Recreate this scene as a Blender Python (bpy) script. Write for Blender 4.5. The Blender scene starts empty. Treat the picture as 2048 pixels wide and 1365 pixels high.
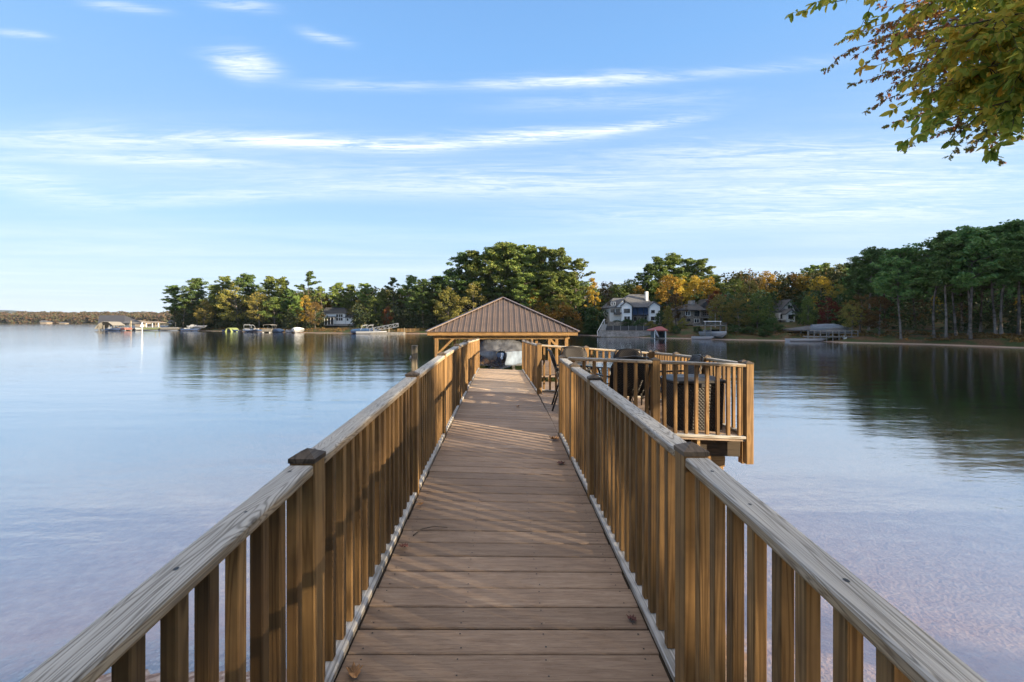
import bpy, bmesh, math, random
import numpy as np
from mathutils import Vector, Matrix
R = math.radians
S = bpy.context.scene
COL = S.collection
F, CX, CY, EYE = 860.0, 1007.0, 645.0, 3.0     # camera: focal length in px of a 2048 wide frame, principal point, eye height over the water

def PX(px, d): return (px - CX) / F * d          # metres to the right at distance d
def PZ(py, d): return EYE - (py - CY) / F * d    # height at distance d

# ------------------------------------------------------------------ objects
def tag(o, label=None, cat=None, group=None, kind=None):
    if label: o['label'] = label
    if cat: o['category'] = cat
    if group: o['group'] = group
    if kind: o['kind'] = kind
    return o

def empty(name, loc=(0, 0, 0), rz=0.0, label=None, cat=None, group=None):
    o = bpy.data.objects.new(name, None)
    COL.objects.link(o)
    o.location = loc
    o.rotation_euler = (0, 0, rz)
    o.empty_display_size = .2
    return tag(o, label, cat, group)

def link(name, me, mat=None, parent=None, matrix=None):
    o = bpy.data.objects.new(name, me)
    COL.objects.link(o)
    if mat is not None and len(me.materials) == 0: me.materials.append(mat)
    if parent is not None: o.parent = parent
    if matrix is not None: o.matrix_basis = matrix
    return o

def copy_tree(o, parent=None):
    c = o.copy()
    COL.objects.link(c)
    c.parent = parent
    for ch in list(o.children): copy_tree(ch, c)
    return c

class MB:
    """collects boxes, beams and tubes into one mesh"""
    def __init__(s): s.v = []; s.f = []
    def add(s, vs, fs):
        n = len(s.v); s.v += [tuple(v) for v in vs]; s.f += [tuple(i + n for i in f) for f in fs]; return s
    def box(s, c, d, rz=0, m=None):
        x, y, z = d[0] / 2, d[1] / 2, d[2] / 2
        vs = [Vector(p) for p in ((-x,-y,-z),(x,-y,-z),(x,y,-z),(-x,y,-z),(-x,-y,z),(x,-y,z),(x,y,z),(-x,y,z))]
        if rz: vs = [Matrix.Rotation(rz, 3, 'Z') @ v for v in vs]
        if m is not None: vs = [m @ v for v in vs]
        c = Vector(c)
        return s.add([v + c for v in vs], [(0,3,2,1),(4,5,6,7),(0,1,5,4),(1,2,6,5),(2,3,7,6),(3,0,4,7)])
    def hexa(s, vs): return s.add(vs, [(0,3,2,1),(4,5,6,7),(0,1,5,4),(1,2,6,5),(2,3,7,6),(3,0,4,7)])
    def beam(s, a, b, w, h):
        m, L = frame(a, b)
        vs = [m @ Vector(p) for p in ((0,-w/2,-h/2),(L,-w/2,-h/2),(L,w/2,-h/2),(0,w/2,-h/2),(0,-w/2,h/2),(L,-w/2,h/2),(L,w/2,h/2),(0,w/2,h/2))]
        return s.hexa(vs)
    def tube(s, a, b, r0, r1=None, n=8, cap=True):
        return s.path([a, b], [r0, r0 if r1 is None else r1], n, cap)
    def path(s, pts, rad, n=8, cap=True):
        pts = [Vector(p) for p in pts]
        if not hasattr(rad, '__len__'): rad = [rad] * len(pts)
        vs = []
        for i, p in enumerate(pts):
            t = (pts[min(i + 1, len(pts) - 1)] - pts[max(i - 1, 0)])
            t = t.normalized() if t.length > 1e-9 else Vector((0, 0, 1))
            u = t.cross(Vector((0, 0, 1)))
            if u.length < .05: u = t.cross(Vector((0, 1, 0)))
            u.normalize(); w = u.cross(t)
            for k in range(n):
                a = 2 * math.pi * k / n
                vs.append(p + (u * math.cos(a) + w * math.sin(a)) * rad[i])
        fs = []
        for i in range(len(pts) - 1):
            for k in range(n):
                fs.append((i*n+k, i*n+(k+1)%n, (i+1)*n+(k+1)%n, (i+1)*n+k))
        if cap:
            fs.append(tuple(range(n-1, -1, -1))); fs.append(tuple((len(pts)-1)*n + k for k in range(n)))
        return s.add(vs, fs)
    def prism(s, poly, y0, y1):
        """polygon in x,z (counter-clockwise seen from -y) pushed from y0 to y1"""
        n = len(poly)
        vs = [(x, y0, z) for x, z in poly] + [(x, y1, z) for x, z in poly]
        fs = [tuple(range(n)), tuple(range(2*n-1, n-1, -1))]
        for k in range(n): fs.append((k, n+k, n+(k+1)%n, (k+1)%n))
        return s.add(vs, fs)
    def sections(s, rings, cap=True, close=True):
        n = len(rings[0]); vs = [p for r in rings for p in r]; fs = []
        for i in range(len(rings) - 1):
            for k in range(n if close else n - 1):
                fs.append((i*n+k, i*n+(k+1)%n, (i+1)*n+(k+1)%n, (i+1)*n+k))
        if cap and close:
            fs.append(tuple(range(n-1,-1,-1))); fs.append(tuple((len(rings)-1)*n+k for k in range(n)))
        return s.add(vs, fs)
    def mesh(s, name, smooth=False, bevel=0, seg=1):
        me = bpy.data.meshes.new(name)
        me.from_pydata(s.v, [], s.f)
        if True:
            bm = bmesh.new(); bm.from_mesh(me)
            bmesh.ops.recalc_face_normals(bm, faces=bm.faces)
            if bevel:
                es = [e for e in bm.edges if len(e.link_faces) == 2 and e.calc_face_angle(0) > .5]
                bmesh.ops.bevel(bm, geom=es, offset=bevel, segments=seg, affect='EDGES', profile=.5)
            bm.to_mesh(me); bm.free()
        if smooth: me.polygons.foreach_set('use_smooth', [True] * len(me.polygons))
        me.update()
        return me
    def build(s, name, mat, parent=None, smooth=False, bevel=0, seg=1, matrix=None):
        return link(name, s.mesh(name, smooth, bevel, seg), mat, parent, matrix)

def frame(a, b, up=Vector((0, 0, 1))):
    """matrix whose x axis runs a->b, z axis near up; and the length"""
    a, b = Vector(a), Vector(b); x = b - a; L = x.length; x = x / L
    if abs(x.dot(up)) > .97: up = Vector((0, 1, 0))
    y = up.cross(x).normalized(); z = x.cross(y)
    m = Matrix((x, y, z)).transposed().to_4x4(); m.translation = a
    return m, L

_lum = {}
def lumber(name, a, b, w, h, mat, parent, bevel=.004, seg=1, base=Vector((0, 0, 0)), up=Vector((0, 0, 1))):
    """a sawn timber with its grain along local x; w across, h in the z sense"""
    m, L = frame(Vector(a) - base, Vector(b) - base, up)
    key = (round(L, 3), w, h, bevel, mat.name)
    if key not in _lum:
        mb = MB().box((L / 2, 0, 0), (L, w, h))
        me = mb.mesh(name, bevel=bevel, seg=seg); me.materials.append(mat); _lum[key] = me
    return link(name, _lum[key], None, parent, m)

# ------------------------------------------------------------------ materials
def nodes(name):
    m = bpy.data.materials.new(name); m.use_nodes = True
    nt = m.node_tree; nt.nodes.clear()
    out = nt.nodes.new('ShaderNodeOutputMaterial')
    return m, nt, out
def N(nt, t, **kw):
    n = nt.nodes.new(t)
    for k, v in kw.items(): setattr(n, k, v)
    return n
def L(nt, a, b): nt.links.new(a, b)
def math_(nt, op, a, b=None, c=None, clamp=False):
    n = N(nt, 'ShaderNodeMath', operation=op, use_clamp=clamp)
    for i, v in enumerate((a, b, c)):
        if v is None: continue
        if isinstance(v, (int, float)): n.inputs[i].default_value = v
        else: L(nt, v, n.inputs[i])
    return n.outputs[0]
def vmath(nt, op, a, b=None):
    n = N(nt, 'ShaderNodeVectorMath', operation=op)
    for i, v in enumerate((a, b)):
        if v is None: continue
        if isinstance(v, tuple): n.inputs[i].default_value = v
        else: L(nt, v, n.inputs[i])
    return n.outputs[0]
def ramp(nt, fac, stops, interp='LINEAR'):
    n = N(nt, 'ShaderNodeValToRGB'); cr = n.color_ramp; cr.interpolation = interp
    while len(cr.elements) < len(stops): cr.elements.new(.5)
    for e, (p, c) in zip(cr.elements, stops):
        e.position = p; e.color = (c[0], c[1], c[2], 1) if len(c) == 3 else c
    L(nt, fac, n.inputs[0]); return n.outputs[0]
def noise(nt, vec, scale=5, detail=3, rough=.5, dist=0):
    n = N(nt, 'ShaderNodeTexNoise'); n.inputs['Scale'].default_value = scale
    n.inputs['Detail'].default_value = detail; n.inputs['Roughness'].default_value = rough
    n.inputs['Distortion'].default_value = dist
    if vec is not None: L(nt, vec, n.inputs['Vector'])
    return n.outputs[0]
def mixc(nt, fac, a, b, blend='MIX'):
    n = N(nt, 'ShaderNodeMix', data_type='RGBA', blend_type=blend)
    for i, v in ((0, fac), (6, a), (7, b)):
        if isinstance(v, (int, float)): n.inputs[i].default_value = v
        elif isinstance(v, tuple): n.inputs[i].default_value = (v[0], v[1], v[2], 1)
        else: L(nt, v, n.inputs[i])
    return n.outputs[2]
def bsdf(nt, out, col, rough=.6, metal=0, spec=.5, bump=None, bstr=.3, bdist=.01, alpha=None):
    b = N(nt, 'ShaderNodeBsdfPrincipled')
    if isinstance(col, tuple): b.inputs['Base Color'].default_value = (*col, 1)
    else: L(nt, col, b.inputs['Base Color'])
    if isinstance(rough, (int, float)): b.inputs['Roughness'].default_value = rough
    else: L(nt, rough, b.inputs['Roughness'])
    b.inputs['Metallic'].default_value = metal
    b.inputs['Specular IOR Level'].default_value = spec
    if bump is not None:
        bn = N(nt, 'ShaderNodeBump'); bn.inputs['Strength'].default_value = bstr; bn.inputs['Distance'].default_value = bdist
        L(nt, bump, bn.inputs['Height']); L(nt, bn.outputs[0], b.inputs['Normal'])
    L(nt, b.outputs[0], out.inputs[0])
    return b
def objvec(nt, rnd=60):
    tc = N(nt, 'ShaderNodeTexCoord')
    if not rnd: return tc.outputs['Object'], None
    oi = N(nt, 'ShaderNodeObjectInfo')
    sc = math_(nt, 'MULTIPLY', oi.outputs['Random'], rnd)
    cb = N(nt, 'ShaderNodeCombineXYZ')
    for i in range(3): L(nt, sc, cb.inputs[i])
    return vmath(nt, 'ADD', tc.outputs['Object'], cb.outputs[0]), oi.outputs['Random']

def wood(name, c1, c2, grey=None, ring=26, rough=.7, contrast=1.0, knots=True, tone=.35, xs=.8, kn=.10):
    """sawn softwood: growth ring figure stretched along local x, knots, checks; weathered grey on upward faces when grey is given"""
    m, nt, out = nodes(name)
    v, rnd = objvec(nt)
    mp = N(nt, 'ShaderNodeMapping'); mp.inputs['Scale'].default_value = (xs, 11, 11); L(nt, v, mp.inputs[0])
    mp2 = N(nt, 'ShaderNodeMapping'); mp2.inputs['Scale'].default_value = (2.4, 120, 120); L(nt, v, mp2.inputs[0])
    big = noise(nt, mp.outputs[0], 1.0, 3, .45, .6)
    if knots:
        mk = N(nt, 'ShaderNodeMapping'); mk.inputs['Scale'].default_value = (2.2, 7, 7); L(nt, v, mk.inputs[0])
        vo = N(nt, 'ShaderNodeTexVoronoi'); vo.inputs['Scale'].default_value = 1.0; L(nt, mk.outputs[0], vo.inputs['Vector'])
        kd = vo.outputs['Distance']
        kv = math_(nt, 'SUBTRACT', 1, math_(nt, 'MULTIPLY', kd, 3.2), clamp=True); kv = math_(nt, 'MULTIPLY', kv, kv)
        fig = math_(nt, 'ADD', big, math_(nt, 'MULTIPLY', kv, kn))
    else: fig = big
    rings = math_(nt, 'SINE', math_(nt, 'MULTIPLY', fig, ring * 6.283))
    rings = math_(nt, 'MULTIPLY_ADD', rings, .5, .5)
    rings = math_(nt, 'SUBTRACT', 1, math_(nt, 'POWER', rings, 2.6))
    fine = noise(nt, mp2.outputs[0], 1.0, 3, .65)
    f = math_(nt, 'ADD', math_(nt, 'MULTIPLY', rings, .75 * contrast), math_(nt, 'MULTIPLY', math_(nt, 'SUBTRACT', fine, .5), 1.3 * contrast))
    f = math_(nt, 'ADD', f, .5 - .45 * contrast, clamp=True)
    col = mixc(nt, f, c1, c2)
    hs = N(nt, 'ShaderNodeHueSaturation'); L(nt, col, hs.inputs['Color'])
    L(nt, math_(nt, 'MULTIPLY_ADD', rnd, tone * 2, 1 - tone), hs.inputs['Value'])
    col = hs.outputs[0]
    wz = noise(nt, v, 3.2, 4, .62)
    col = mixc(nt, ramp(nt, wz, [(.42, (0, 0, 0)), (.68, (.55, .55, .55))]), col, tuple(.62 * x + .02 for x in c1))
    if knots:
        dark = math_(nt, 'SUBTRACT', 1, math_(nt, 'MULTIPLY', kd, 11), clamp=True)
        col = mixc(nt, math_(nt, 'MULTIPLY', dark, .8), col, (.03, .018, .01))
    if grey is not None:
        g1, g2 = grey
        gcol = mixc(nt, f, g1, g2)
        ge = N(nt, 'ShaderNodeNewGeometry'); sp = N(nt, 'ShaderNodeSeparateXYZ'); L(nt, ge.outputs['True Normal'], sp.inputs[0])
        blot = noise(nt, v, 5, 3, .6)
        up = math_(nt, 'SMOOTH_MIN', 1, math_(nt, 'MULTIPLY', math_(nt, 'ADD', sp.outputs[2], math_(nt, 'MULTIPLY_ADD', blot, .7, -.2)), 1.4), .1)
        up = math_(nt, 'MAXIMUM', up, 0, clamp=True)
        if knots: gcol = mixc(nt, math_(nt, 'MULTIPLY', dark, .9), gcol, (.05, .045, .04))
        crack = ramp(nt, fine, [(0, (1, 1, 1)), (.30, (1, 1, 1)), (.36, (0, 0, 0)), (1, (0, 0, 0))])
        gcol = mixc(nt, math_(nt, 'MULTIPLY', crack, .55), gcol, (.06, .055, .05))
        col = mixc(nt, up, col, gcol)
    b = bsdf(nt, out, col, rough, spec=.3, bump=f, bstr=.35, bdist=.0025)
    return m

def plain(name, col, rough=.5, metal=0, var=.15, scale=6, bump=0, spec=.5, rnd=20):
    m, nt, out = nodes(name)
    v, r = objvec(nt, rnd)
    n = noise(nt, v, scale, 4, .6)
    c2 = tuple(max(0, c * (1 - var * 1.6)) for c in col); c1 = tuple(min(1, c * (1 + var)) for c in col)
    c = ramp(nt, n, [(.3, c2), (.7, c1)])
    rr = math_(nt, 'MULTIPLY_ADD', n, .25, rough - .12)
    bsdf(nt, out, c, rr, metal, spec, bump=n if bump else None, bstr=bump, bdist=.02)
    return m

def leafmat(name, cols, trans=.35, rough=.6):
    m, nt, out = nodes(name)
    ge = N(nt, 'ShaderNodeNewGeometry')
    oi = N(nt, 'ShaderNodeObjectInfo')
    tc = N(nt, 'ShaderNodeTexCoord')
    cl = noise(nt, tc.outputs['Object'], .9, 2, .5)      # branches turn colour together
    r = math_(nt, 'ADD', math_(nt, 'MULTIPLY', ge.outputs['Random Per Island'], .55), math_(nt, 'MULTIPLY', math_(nt, 'SUBTRACT', cl, .28), 1.0), clamp=True)
    k = len(cols)
    c = ramp(nt, r, [(i / (k - 1), c) for i, c in enumerate(cols)])
    hs = N(nt, 'ShaderNodeHueSaturation'); L(nt, c, hs.inputs['Color'])
    L(nt, math_(nt, 'MULTIPLY_ADD', oi.outputs['Random'], .5, .75), hs.inputs['Value'])
    L(nt, math_(nt, 'MULTIPLY_ADD', oi.outputs['Random'], .03, .485), hs.inputs['Hue'])
    c = hs.outputs[0]
    b = N(nt, 'ShaderNodeBsdfPrincipled'); L(nt, c, b.inputs['Base Color']); b.inputs['Roughness'].default_value = rough
    b.inputs['Specular IOR Level'].default_value = .25
    t = N(nt, 'ShaderNodeBsdfTranslucent'); L(nt, c, t.inputs[0])
    mx = N(nt, 'ShaderNodeMixShader'); mx.inputs[0].default_value = trans
    L(nt, b.outputs[0], mx.inputs[1]); L(nt, t.outputs[0], mx.inputs[2]); L(nt, mx.outputs[0], out.inputs[0])
    return m

M = {}
M['fresh'] = wood('treated_pine', (.098, .052, .019), (.32, .19, .076), ring=13, contrast=.6, tone=.38, xs=.35)
M['post'] = wood('post_pine', (.145, .078, .028), (.38, .23, .092), ring=12, contrast=.6, tone=.15, xs=.3)
M['cap'] = wood('cap_wood', (.055, .041, .030), (.16, .125, .092), ring=8, rough=.6, knots=False)
M['rail'] = wood('rail_pine', (.20, .135, .075), (.46, .34, .20), grey=((.20, .19, .17), (.50, .49, .46)), ring=30, contrast=.95, tone=.10, xs=.9, kn=.16)
M['plate'] = wood('plate_pine', (.22, .18, .13), (.42, .38, .32), grey=((.26, .26, .25), (.56, .56, .55)), ring=14, tone=.08, xs=.4)
M['frame'] = wood('frame_pine', (.16, .10, .045), (.36, .23, .10), ring=6, tone=.2)
M['old'] = wood('old_pile', (.15, .13, .09), (.36, .32, .24), ring=5)
M['greydock'] = wood('grey_dock_wood', (.10, .10, .095), (.26, .25, .23), ring=5)
M['black'] = plain('black_plastic', (.018, .018, .02), .45)
M['blackmetal'] = plain('black_powder_coat', (.02, .018, .017), .4, .0)
M['steel'] = plain('galvanised_steel', (.45, .46, .47), .4, .8)
M['alu'] = plain('aluminium', (.42, .44, .46), .35, .7)
M['white'] = plain('white_paint', (.82, .83, .83), .4, var=.06)
M['gel'] = plain('shade_dimmed_gelcoat', (.29, .31, .34), .2, var=.04)  # white gelcoat greyed and blued in colour to look shaded
M['cream'] = plain('cream_siding', (.62, .60, .56), .7, var=.08)
M['stone'] = plain('tan_stone', (.25, .21, .17), .85, var=.4, scale=3)
M['wallblock'] = plain('grey_block', (.30, .28, .26), .9, var=.3, scale=2)
M['shingle'] = plain('dark_shingle', (.055, .058, .065), .8, var=.3, scale=3)
M['slate'] = plain('slate_shingle', (.10, .105, .115), .8, var=.25, scale=3)
M['redroof'] = plain('red_metal_roof', (.28, .06, .05), .5)
M['glass'] = plain('dark_window', (.02, .024, .03), .08, spec=.8, var=.05)
M['trim'] = plain('dark_trim', (.05, .05, .055), .5)
M['navy'] = plain('navy_canvas', (.02, .05, .12), .8)
M['blue'] = plain('blue_canvas', (.03, .09, .20), .7)
M['teal'] = plain('dark_teal_paint', (.035, .075, .09), .6)
M['greycanvas'] = plain('grey_canvas', (.22, .215, .20), .85)
M['greencanvas'] = plain('lime_canvas', (.20, .25, .10), .8)
M['redpaint'] = plain('red_paint', (.26, .07, .06), .4)
M['rope'] = plain('rope', (.5, .47, .40), .9)
M['dirtred'] = plain('red_clay', (.30, .14, .085), .95, var=.3)
M['stair'] = plain('stone_stair', (.34, .33, .31), .9, var=.2)
M['bark'] = wood('pine_bark', (.055, .042, .033), (.20, .165, .135), ring=4, rough=.9, knots=False)
M['barkgrey'] = wood('grey_bark', (.07, .062, .055), (.19, .17, .155), ring=4, rough=.9, knots=False)

def mat_deck(name='composite_decking', cols=((.215, .155, .112), (.32, .236, .172), (.40, .308, .232)), stain=.35):
    m, nt, out = nodes(name)
    tc = N(nt, 'ShaderNodeTexCoord'); v = tc.outputs['Object']
    ge = N(nt, 'ShaderNodeNewGeometry'); ri = ge.outputs['Random Per Island']
    off = N(nt, 'ShaderNodeCombineXYZ'); L(nt, math_(nt, 'MULTIPLY', ri, 40), off.inputs[0]); L(nt, math_(nt, 'MULTIPLY', ri, 17), off.inputs[2])
    v2 = vmath(nt, 'ADD', v, off.outputs[0])
    mp = N(nt, 'ShaderNodeMapping'); mp.inputs['Scale'].default_value = (2.2, 30, 6); L(nt, v2, mp.inputs[0])
    g = noise(nt, mp.outputs[0], 1.6, 5, .65, .8)
    mp3 = N(nt, 'ShaderNodeMapping'); mp3.inputs['Scale'].default_value = (14, 160, 20); L(nt, v2, mp3.inputs[0])
    g3 = noise(nt, mp3.outputs[0], 1.0, 3, .7)
    st = noise(nt, v, 2.3, 4, .6)
    speck = noise(nt, v, 75, 2, .5)
    c = ramp(nt, g, [(.28, cols[0]), (.5, cols[1]), (.72, cols[2])])
    c = mixc(nt, math_(nt, 'MULTIPLY', ramp(nt, g3, [(.3, (1,1,1)), (.5, (0,0,0))]), .45), c, (.13, .08, .05))
    hs = N(nt, 'ShaderNodeHueSaturation'); L(nt, c, hs.inputs['Color']); L(nt, math_(nt, 'MULTIPLY_ADD', ri, .42, .80), hs.inputs['Value'])
    c = mixc(nt, math_(nt, 'MULTIPLY', ramp(nt, st, [(.35, (1,1,1)), (.6, (0,0,0))]), stain), hs.outputs[0], (.15, .105, .08))
    c = mixc(nt, math_(nt, 'MULTIPLY', ramp(nt, speck, [(.70, (0,0,0)), (.76, (1,1,1))]), .5), c, (.40, .34, .28))
    bsdf(nt, out, c, .62, spec=.35, bump=math_(nt, 'ADD', g, g3), bstr=.4, bdist=.0025)
    return m
M['deck'] = mat_deck()
M['sunlit_deck'] = mat_deck('sun_lightened_boards', ((.46, .34, .22), (.66, .50, .34), (.78, .61, .43)), .08)  # far boards lightened in colour so the deck there looks sunlit
M['low_tone'] = wood('shade_darkened_beam', (.022, .016, .010), (.06, .042, .026), ring=5, tone=.1)  # shade below the deck edge put into the beams' colour

def mat_roof():
    m, nt, out = nodes('bronze_metal_roof')
    v, r = objvec(nt, 0)
    n = noise(nt, v, 2.5, 4, .6)
    c = ramp(nt, n, [(.3, (.105, .075, .060)), (.7, (.15, .108, .086))])
    bsdf(nt, out, c, math_(nt, 'MULTIPLY_ADD', n, .2, .28), .15, .5)
    return m
M['roof'] = mat_roof()

def mat_wicker():
    m, nt, out = nodes('woven_wicker')
    v, r = objvec(nt, 0)
    w1 = N(nt, 'ShaderNodeTexWave', wave_type='BANDS', bands_direction='Z'); w1.inputs['Scale'].default_value = 14; L(nt, v, w1.inputs[0])
    w2 = N(nt, 'ShaderNodeTexWave', wave_type='BANDS', bands_direction='DIAGONAL'); w2.inputs['Scale'].default_value = 14; L(nt, v, w2.inputs[0])
    h = math_(nt, 'MULTIPLY', w1.outputs['Fac'], w2.outputs['Fac'])
    c = ramp(nt, h, [(0, (.008, .007, .007)), (1, (.036, .030, .028))])
    bsdf(nt, out, c, .5, spec=.4, bump=h, bstr=.8, bdist=.01)
    return m
M['wicker'] = mat_wicker()

def mat_tarp():
    m, nt, out = nodes('boat_cover_fabric')
    v, r = objvec(nt, 0)
    mp = N(nt, 'ShaderNodeMapping'); mp.inputs['Scale'].default_value = (9, 1.5, 1.2); mp.inputs['Rotation'].default_value = (0, .5, .2); L(nt, v, mp.inputs[0])
    n = noise(nt, mp.outputs[0], 1.4, 4, .55, .7)
    c = ramp(nt, noise(nt, v, 3, 3), [(.3, (.055, .06, .07)), (.7, (.15, .16, .18))])
    bsdf(nt, out, c, .38, spec=.6, bump=n, bstr=.6, bdist=.05)
    return m
M['tarp'] = mat_tarp()
def mat_hull():
    m, nt, out = nodes('blue_hull')
    v, r = objvec(nt, 0)
    n = noise(nt, v, 4, 4)
    c = ramp(nt, n, [(.3, (.025, .045, .10)), (.7, (.05, .08, .16))])
    bsdf(nt, out, c, .25, spec=.6); return m
M['hull'] = mat_hull()
M['palecanvas'] = plain('pale_blue_canvas', (.13, .17, .23), .7, var=.25, scale=3)

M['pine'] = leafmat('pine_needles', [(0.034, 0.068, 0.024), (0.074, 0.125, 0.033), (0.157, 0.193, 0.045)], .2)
M['pinelight'] = leafmat('pine_needles_sunny', [(0.072, 0.130, 0.037), (0.163, 0.228, 0.051), (0.327, 0.325, 0.077)], .25)  # lighter copy of the pine needles, sunlight and haze put into the colour
M['oakgreen'] = leafmat('green_leaves', [(0.053, 0.094, 0.025), (0.124, 0.177, 0.041), (0.248, 0.248, 0.062)], .35)
M['olive'] = leafmat('olive_leaves', [(0.075, 0.094, 0.026), (0.206, 0.187, 0.047), (0.374, 0.281, 0.066)], .35)
M['yellow'] = leafmat('yellow_leaves', [(0.176, 0.149, 0.027), (0.432, 0.297, 0.041), (0.608, 0.416, 0.068)], .4)
M['orange'] = leafmat('orange_leaves', [(0.139, 0.083, 0.022), (0.328, 0.193, 0.033), (0.418, 0.304, 0.066)], .4)
M['rust'] = leafmat('rust_leaves', [(0.074, 0.057, 0.023), (0.169, 0.107, 0.037), (0.233, 0.172, 0.056)], .35)
M['red'] = leafmat('red_leaves', [(.08, .02, .014), (.16, .04, .02), (.20, .07, .03)], .35)
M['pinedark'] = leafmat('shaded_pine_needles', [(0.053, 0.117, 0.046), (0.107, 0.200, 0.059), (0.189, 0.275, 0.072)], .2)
M['undergrowth'] = leafmat('shade_dark_undergrowth', [(0.019, 0.035, 0.017), (0.043, 0.062, 0.025), (0.098, 0.078, 0.031)], .2)  # shade at the wood's foot put into the leaf colour
M['shrub'] = leafmat('shrub_leaves', [(0.023, 0.051, 0.021), (0.051, 0.094, 0.030), (0.101, 0.135, 0.043)], .3)
M['farwood'] = leafmat('far_wood_leaves', [(.04, .07, .03), (.09, .10, .045), (.17, .11, .065), (.20, .12, .08)], .3)
# ------------------------------------------------------------------ terrain
LAKE = [(-420,-60),(-60,-6),(-20,0),(-8,2.2),(-4.3,3.25),(-3.2,3.75),(-2,3.8),(0,3.5),(3,3.1),(8,2.4),(25,-2),(55,-6),(74,6),(78,22),(66,40),(60,49.6),
        (57.4,58.6),(50.8,63),(47,69.7),(38,73.7),(28.3,83),(18.8,99),(-1,105),(-20,112),(-42,117),(-58,123),(-80,136),(-100,147),
        (-122,160),(-132,170),(-128,185),(-100,210),(-150,330),(-330,690),(-520,700),(-900,720),(-1500,640),(-1500,-200)]
LK = np.array(LAKE, float)
def lake_sd(x, y):
    """signed distance to the lake's edge, positive on land"""
    x = np.asarray(x, float); y = np.asarray(y, float)
    d = np.full(x.shape, 1e12); ins = np.zeros(x.shape, bool)
    n = len(LK)
    for i in range(n):
        ax, ay = LK[i]; bx, by = LK[(i + 1) % n]
        ex, ey = bx - ax, by - ay
        t = np.clip(((x - ax) * ex + (y - ay) * ey) / (ex * ex + ey * ey), 0, 1)
        d = np.minimum(d, (x - ax - t * ex) ** 2 + (y - ay - t * ey) ** 2)
        c = ((ay > y) != (by > y))
        with np.errstate(divide='ignore', invalid='ignore'):
            xi = (bx - ax) * (y - ay) / (by - ay if by != ay else 1e-9) + ax
        ins ^= c & (x < xi)
    return np.where(ins, -np.sqrt(d), np.sqrt(d))
def sstep(a, b, v):
    t = np.clip((v - a) / (b - a), 0, 1); return t * t * (3 - 2 * t)
def ground_z(x, y):
    x = np.asarray(x, float); y = np.asarray(y, float)
    sd = lake_sd(x, y)
    sd = sd + .25 * np.sin(x * .7 + 1.3 * np.sin(y * .31)) * np.clip(np.hypot(x, y) / 30, .15, 1.6) + .12 * np.sin(y * 2.1 + x * 1.3)
    dist = np.hypot(x, y)
    cap = 4.5 + 20 * sstep(350, 900, dist) + 9 * sstep(80, 115, x) * sstep(-60, 20, y)
    slope = .075 + .05 * sstep(10, 30, x) * sstep(60, 75, y)
    p = np.maximum(sd, 0)
    beach = .06 * np.minimum(p, 2.2)
    bank = (.55 * sstep(1.6, 4.5, p)) * np.where((y < 30) & (np.abs(x) < 30), .5, 1)
    land = .01 + beach + bank + cap * (1 - np.exp(-np.maximum(p - 2, 0) * slope / cap))
    q = np.maximum(-sd, 0)
    bed = -(.06 * q) 
    bed = np.maximum(bed, -3.5)
    return np.where(sd > 0, land, bed)
def gz(x, y): return float(ground_z(np.array([x]), np.array([y]))[0])

def grid_mesh(name, X, Y, Z, wrap=True):
    nr, na = X.shape
    co = np.stack([X, Y, Z], -1).reshape(-1, 3)
    i = np.arange(nr - 1)[:, None] * na; j = np.arange(na if wrap else na - 1)[None, :]; j2 = (j + 1) % na
    q = np.stack([i + j, i + j2, i + na + j2, i + na + j], -1).reshape(-1, 4)
    return np_mesh(name, co, q)
def np_mesh(name, co, q, smooth=False):
    me = bpy.data.meshes.new(name)
    k = q.shape[1]
    me.vertices.add(len(co)); me.vertices.foreach_set('co', np.asarray(co, np.float32).ravel())
    me.loops.add(q.size); me.loops.foreach_set('vertex_index', q.astype(np.int32).ravel())
    me.polygons.add(len(q)); me.polygons.foreach_set('loop_start', np.arange(0, q.size, k, dtype=np.int32))
    if smooth: me.polygons.foreach_set('use_smooth', np.ones(len(q), bool))
    me.update(calc_edges=True)
    return me

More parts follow.
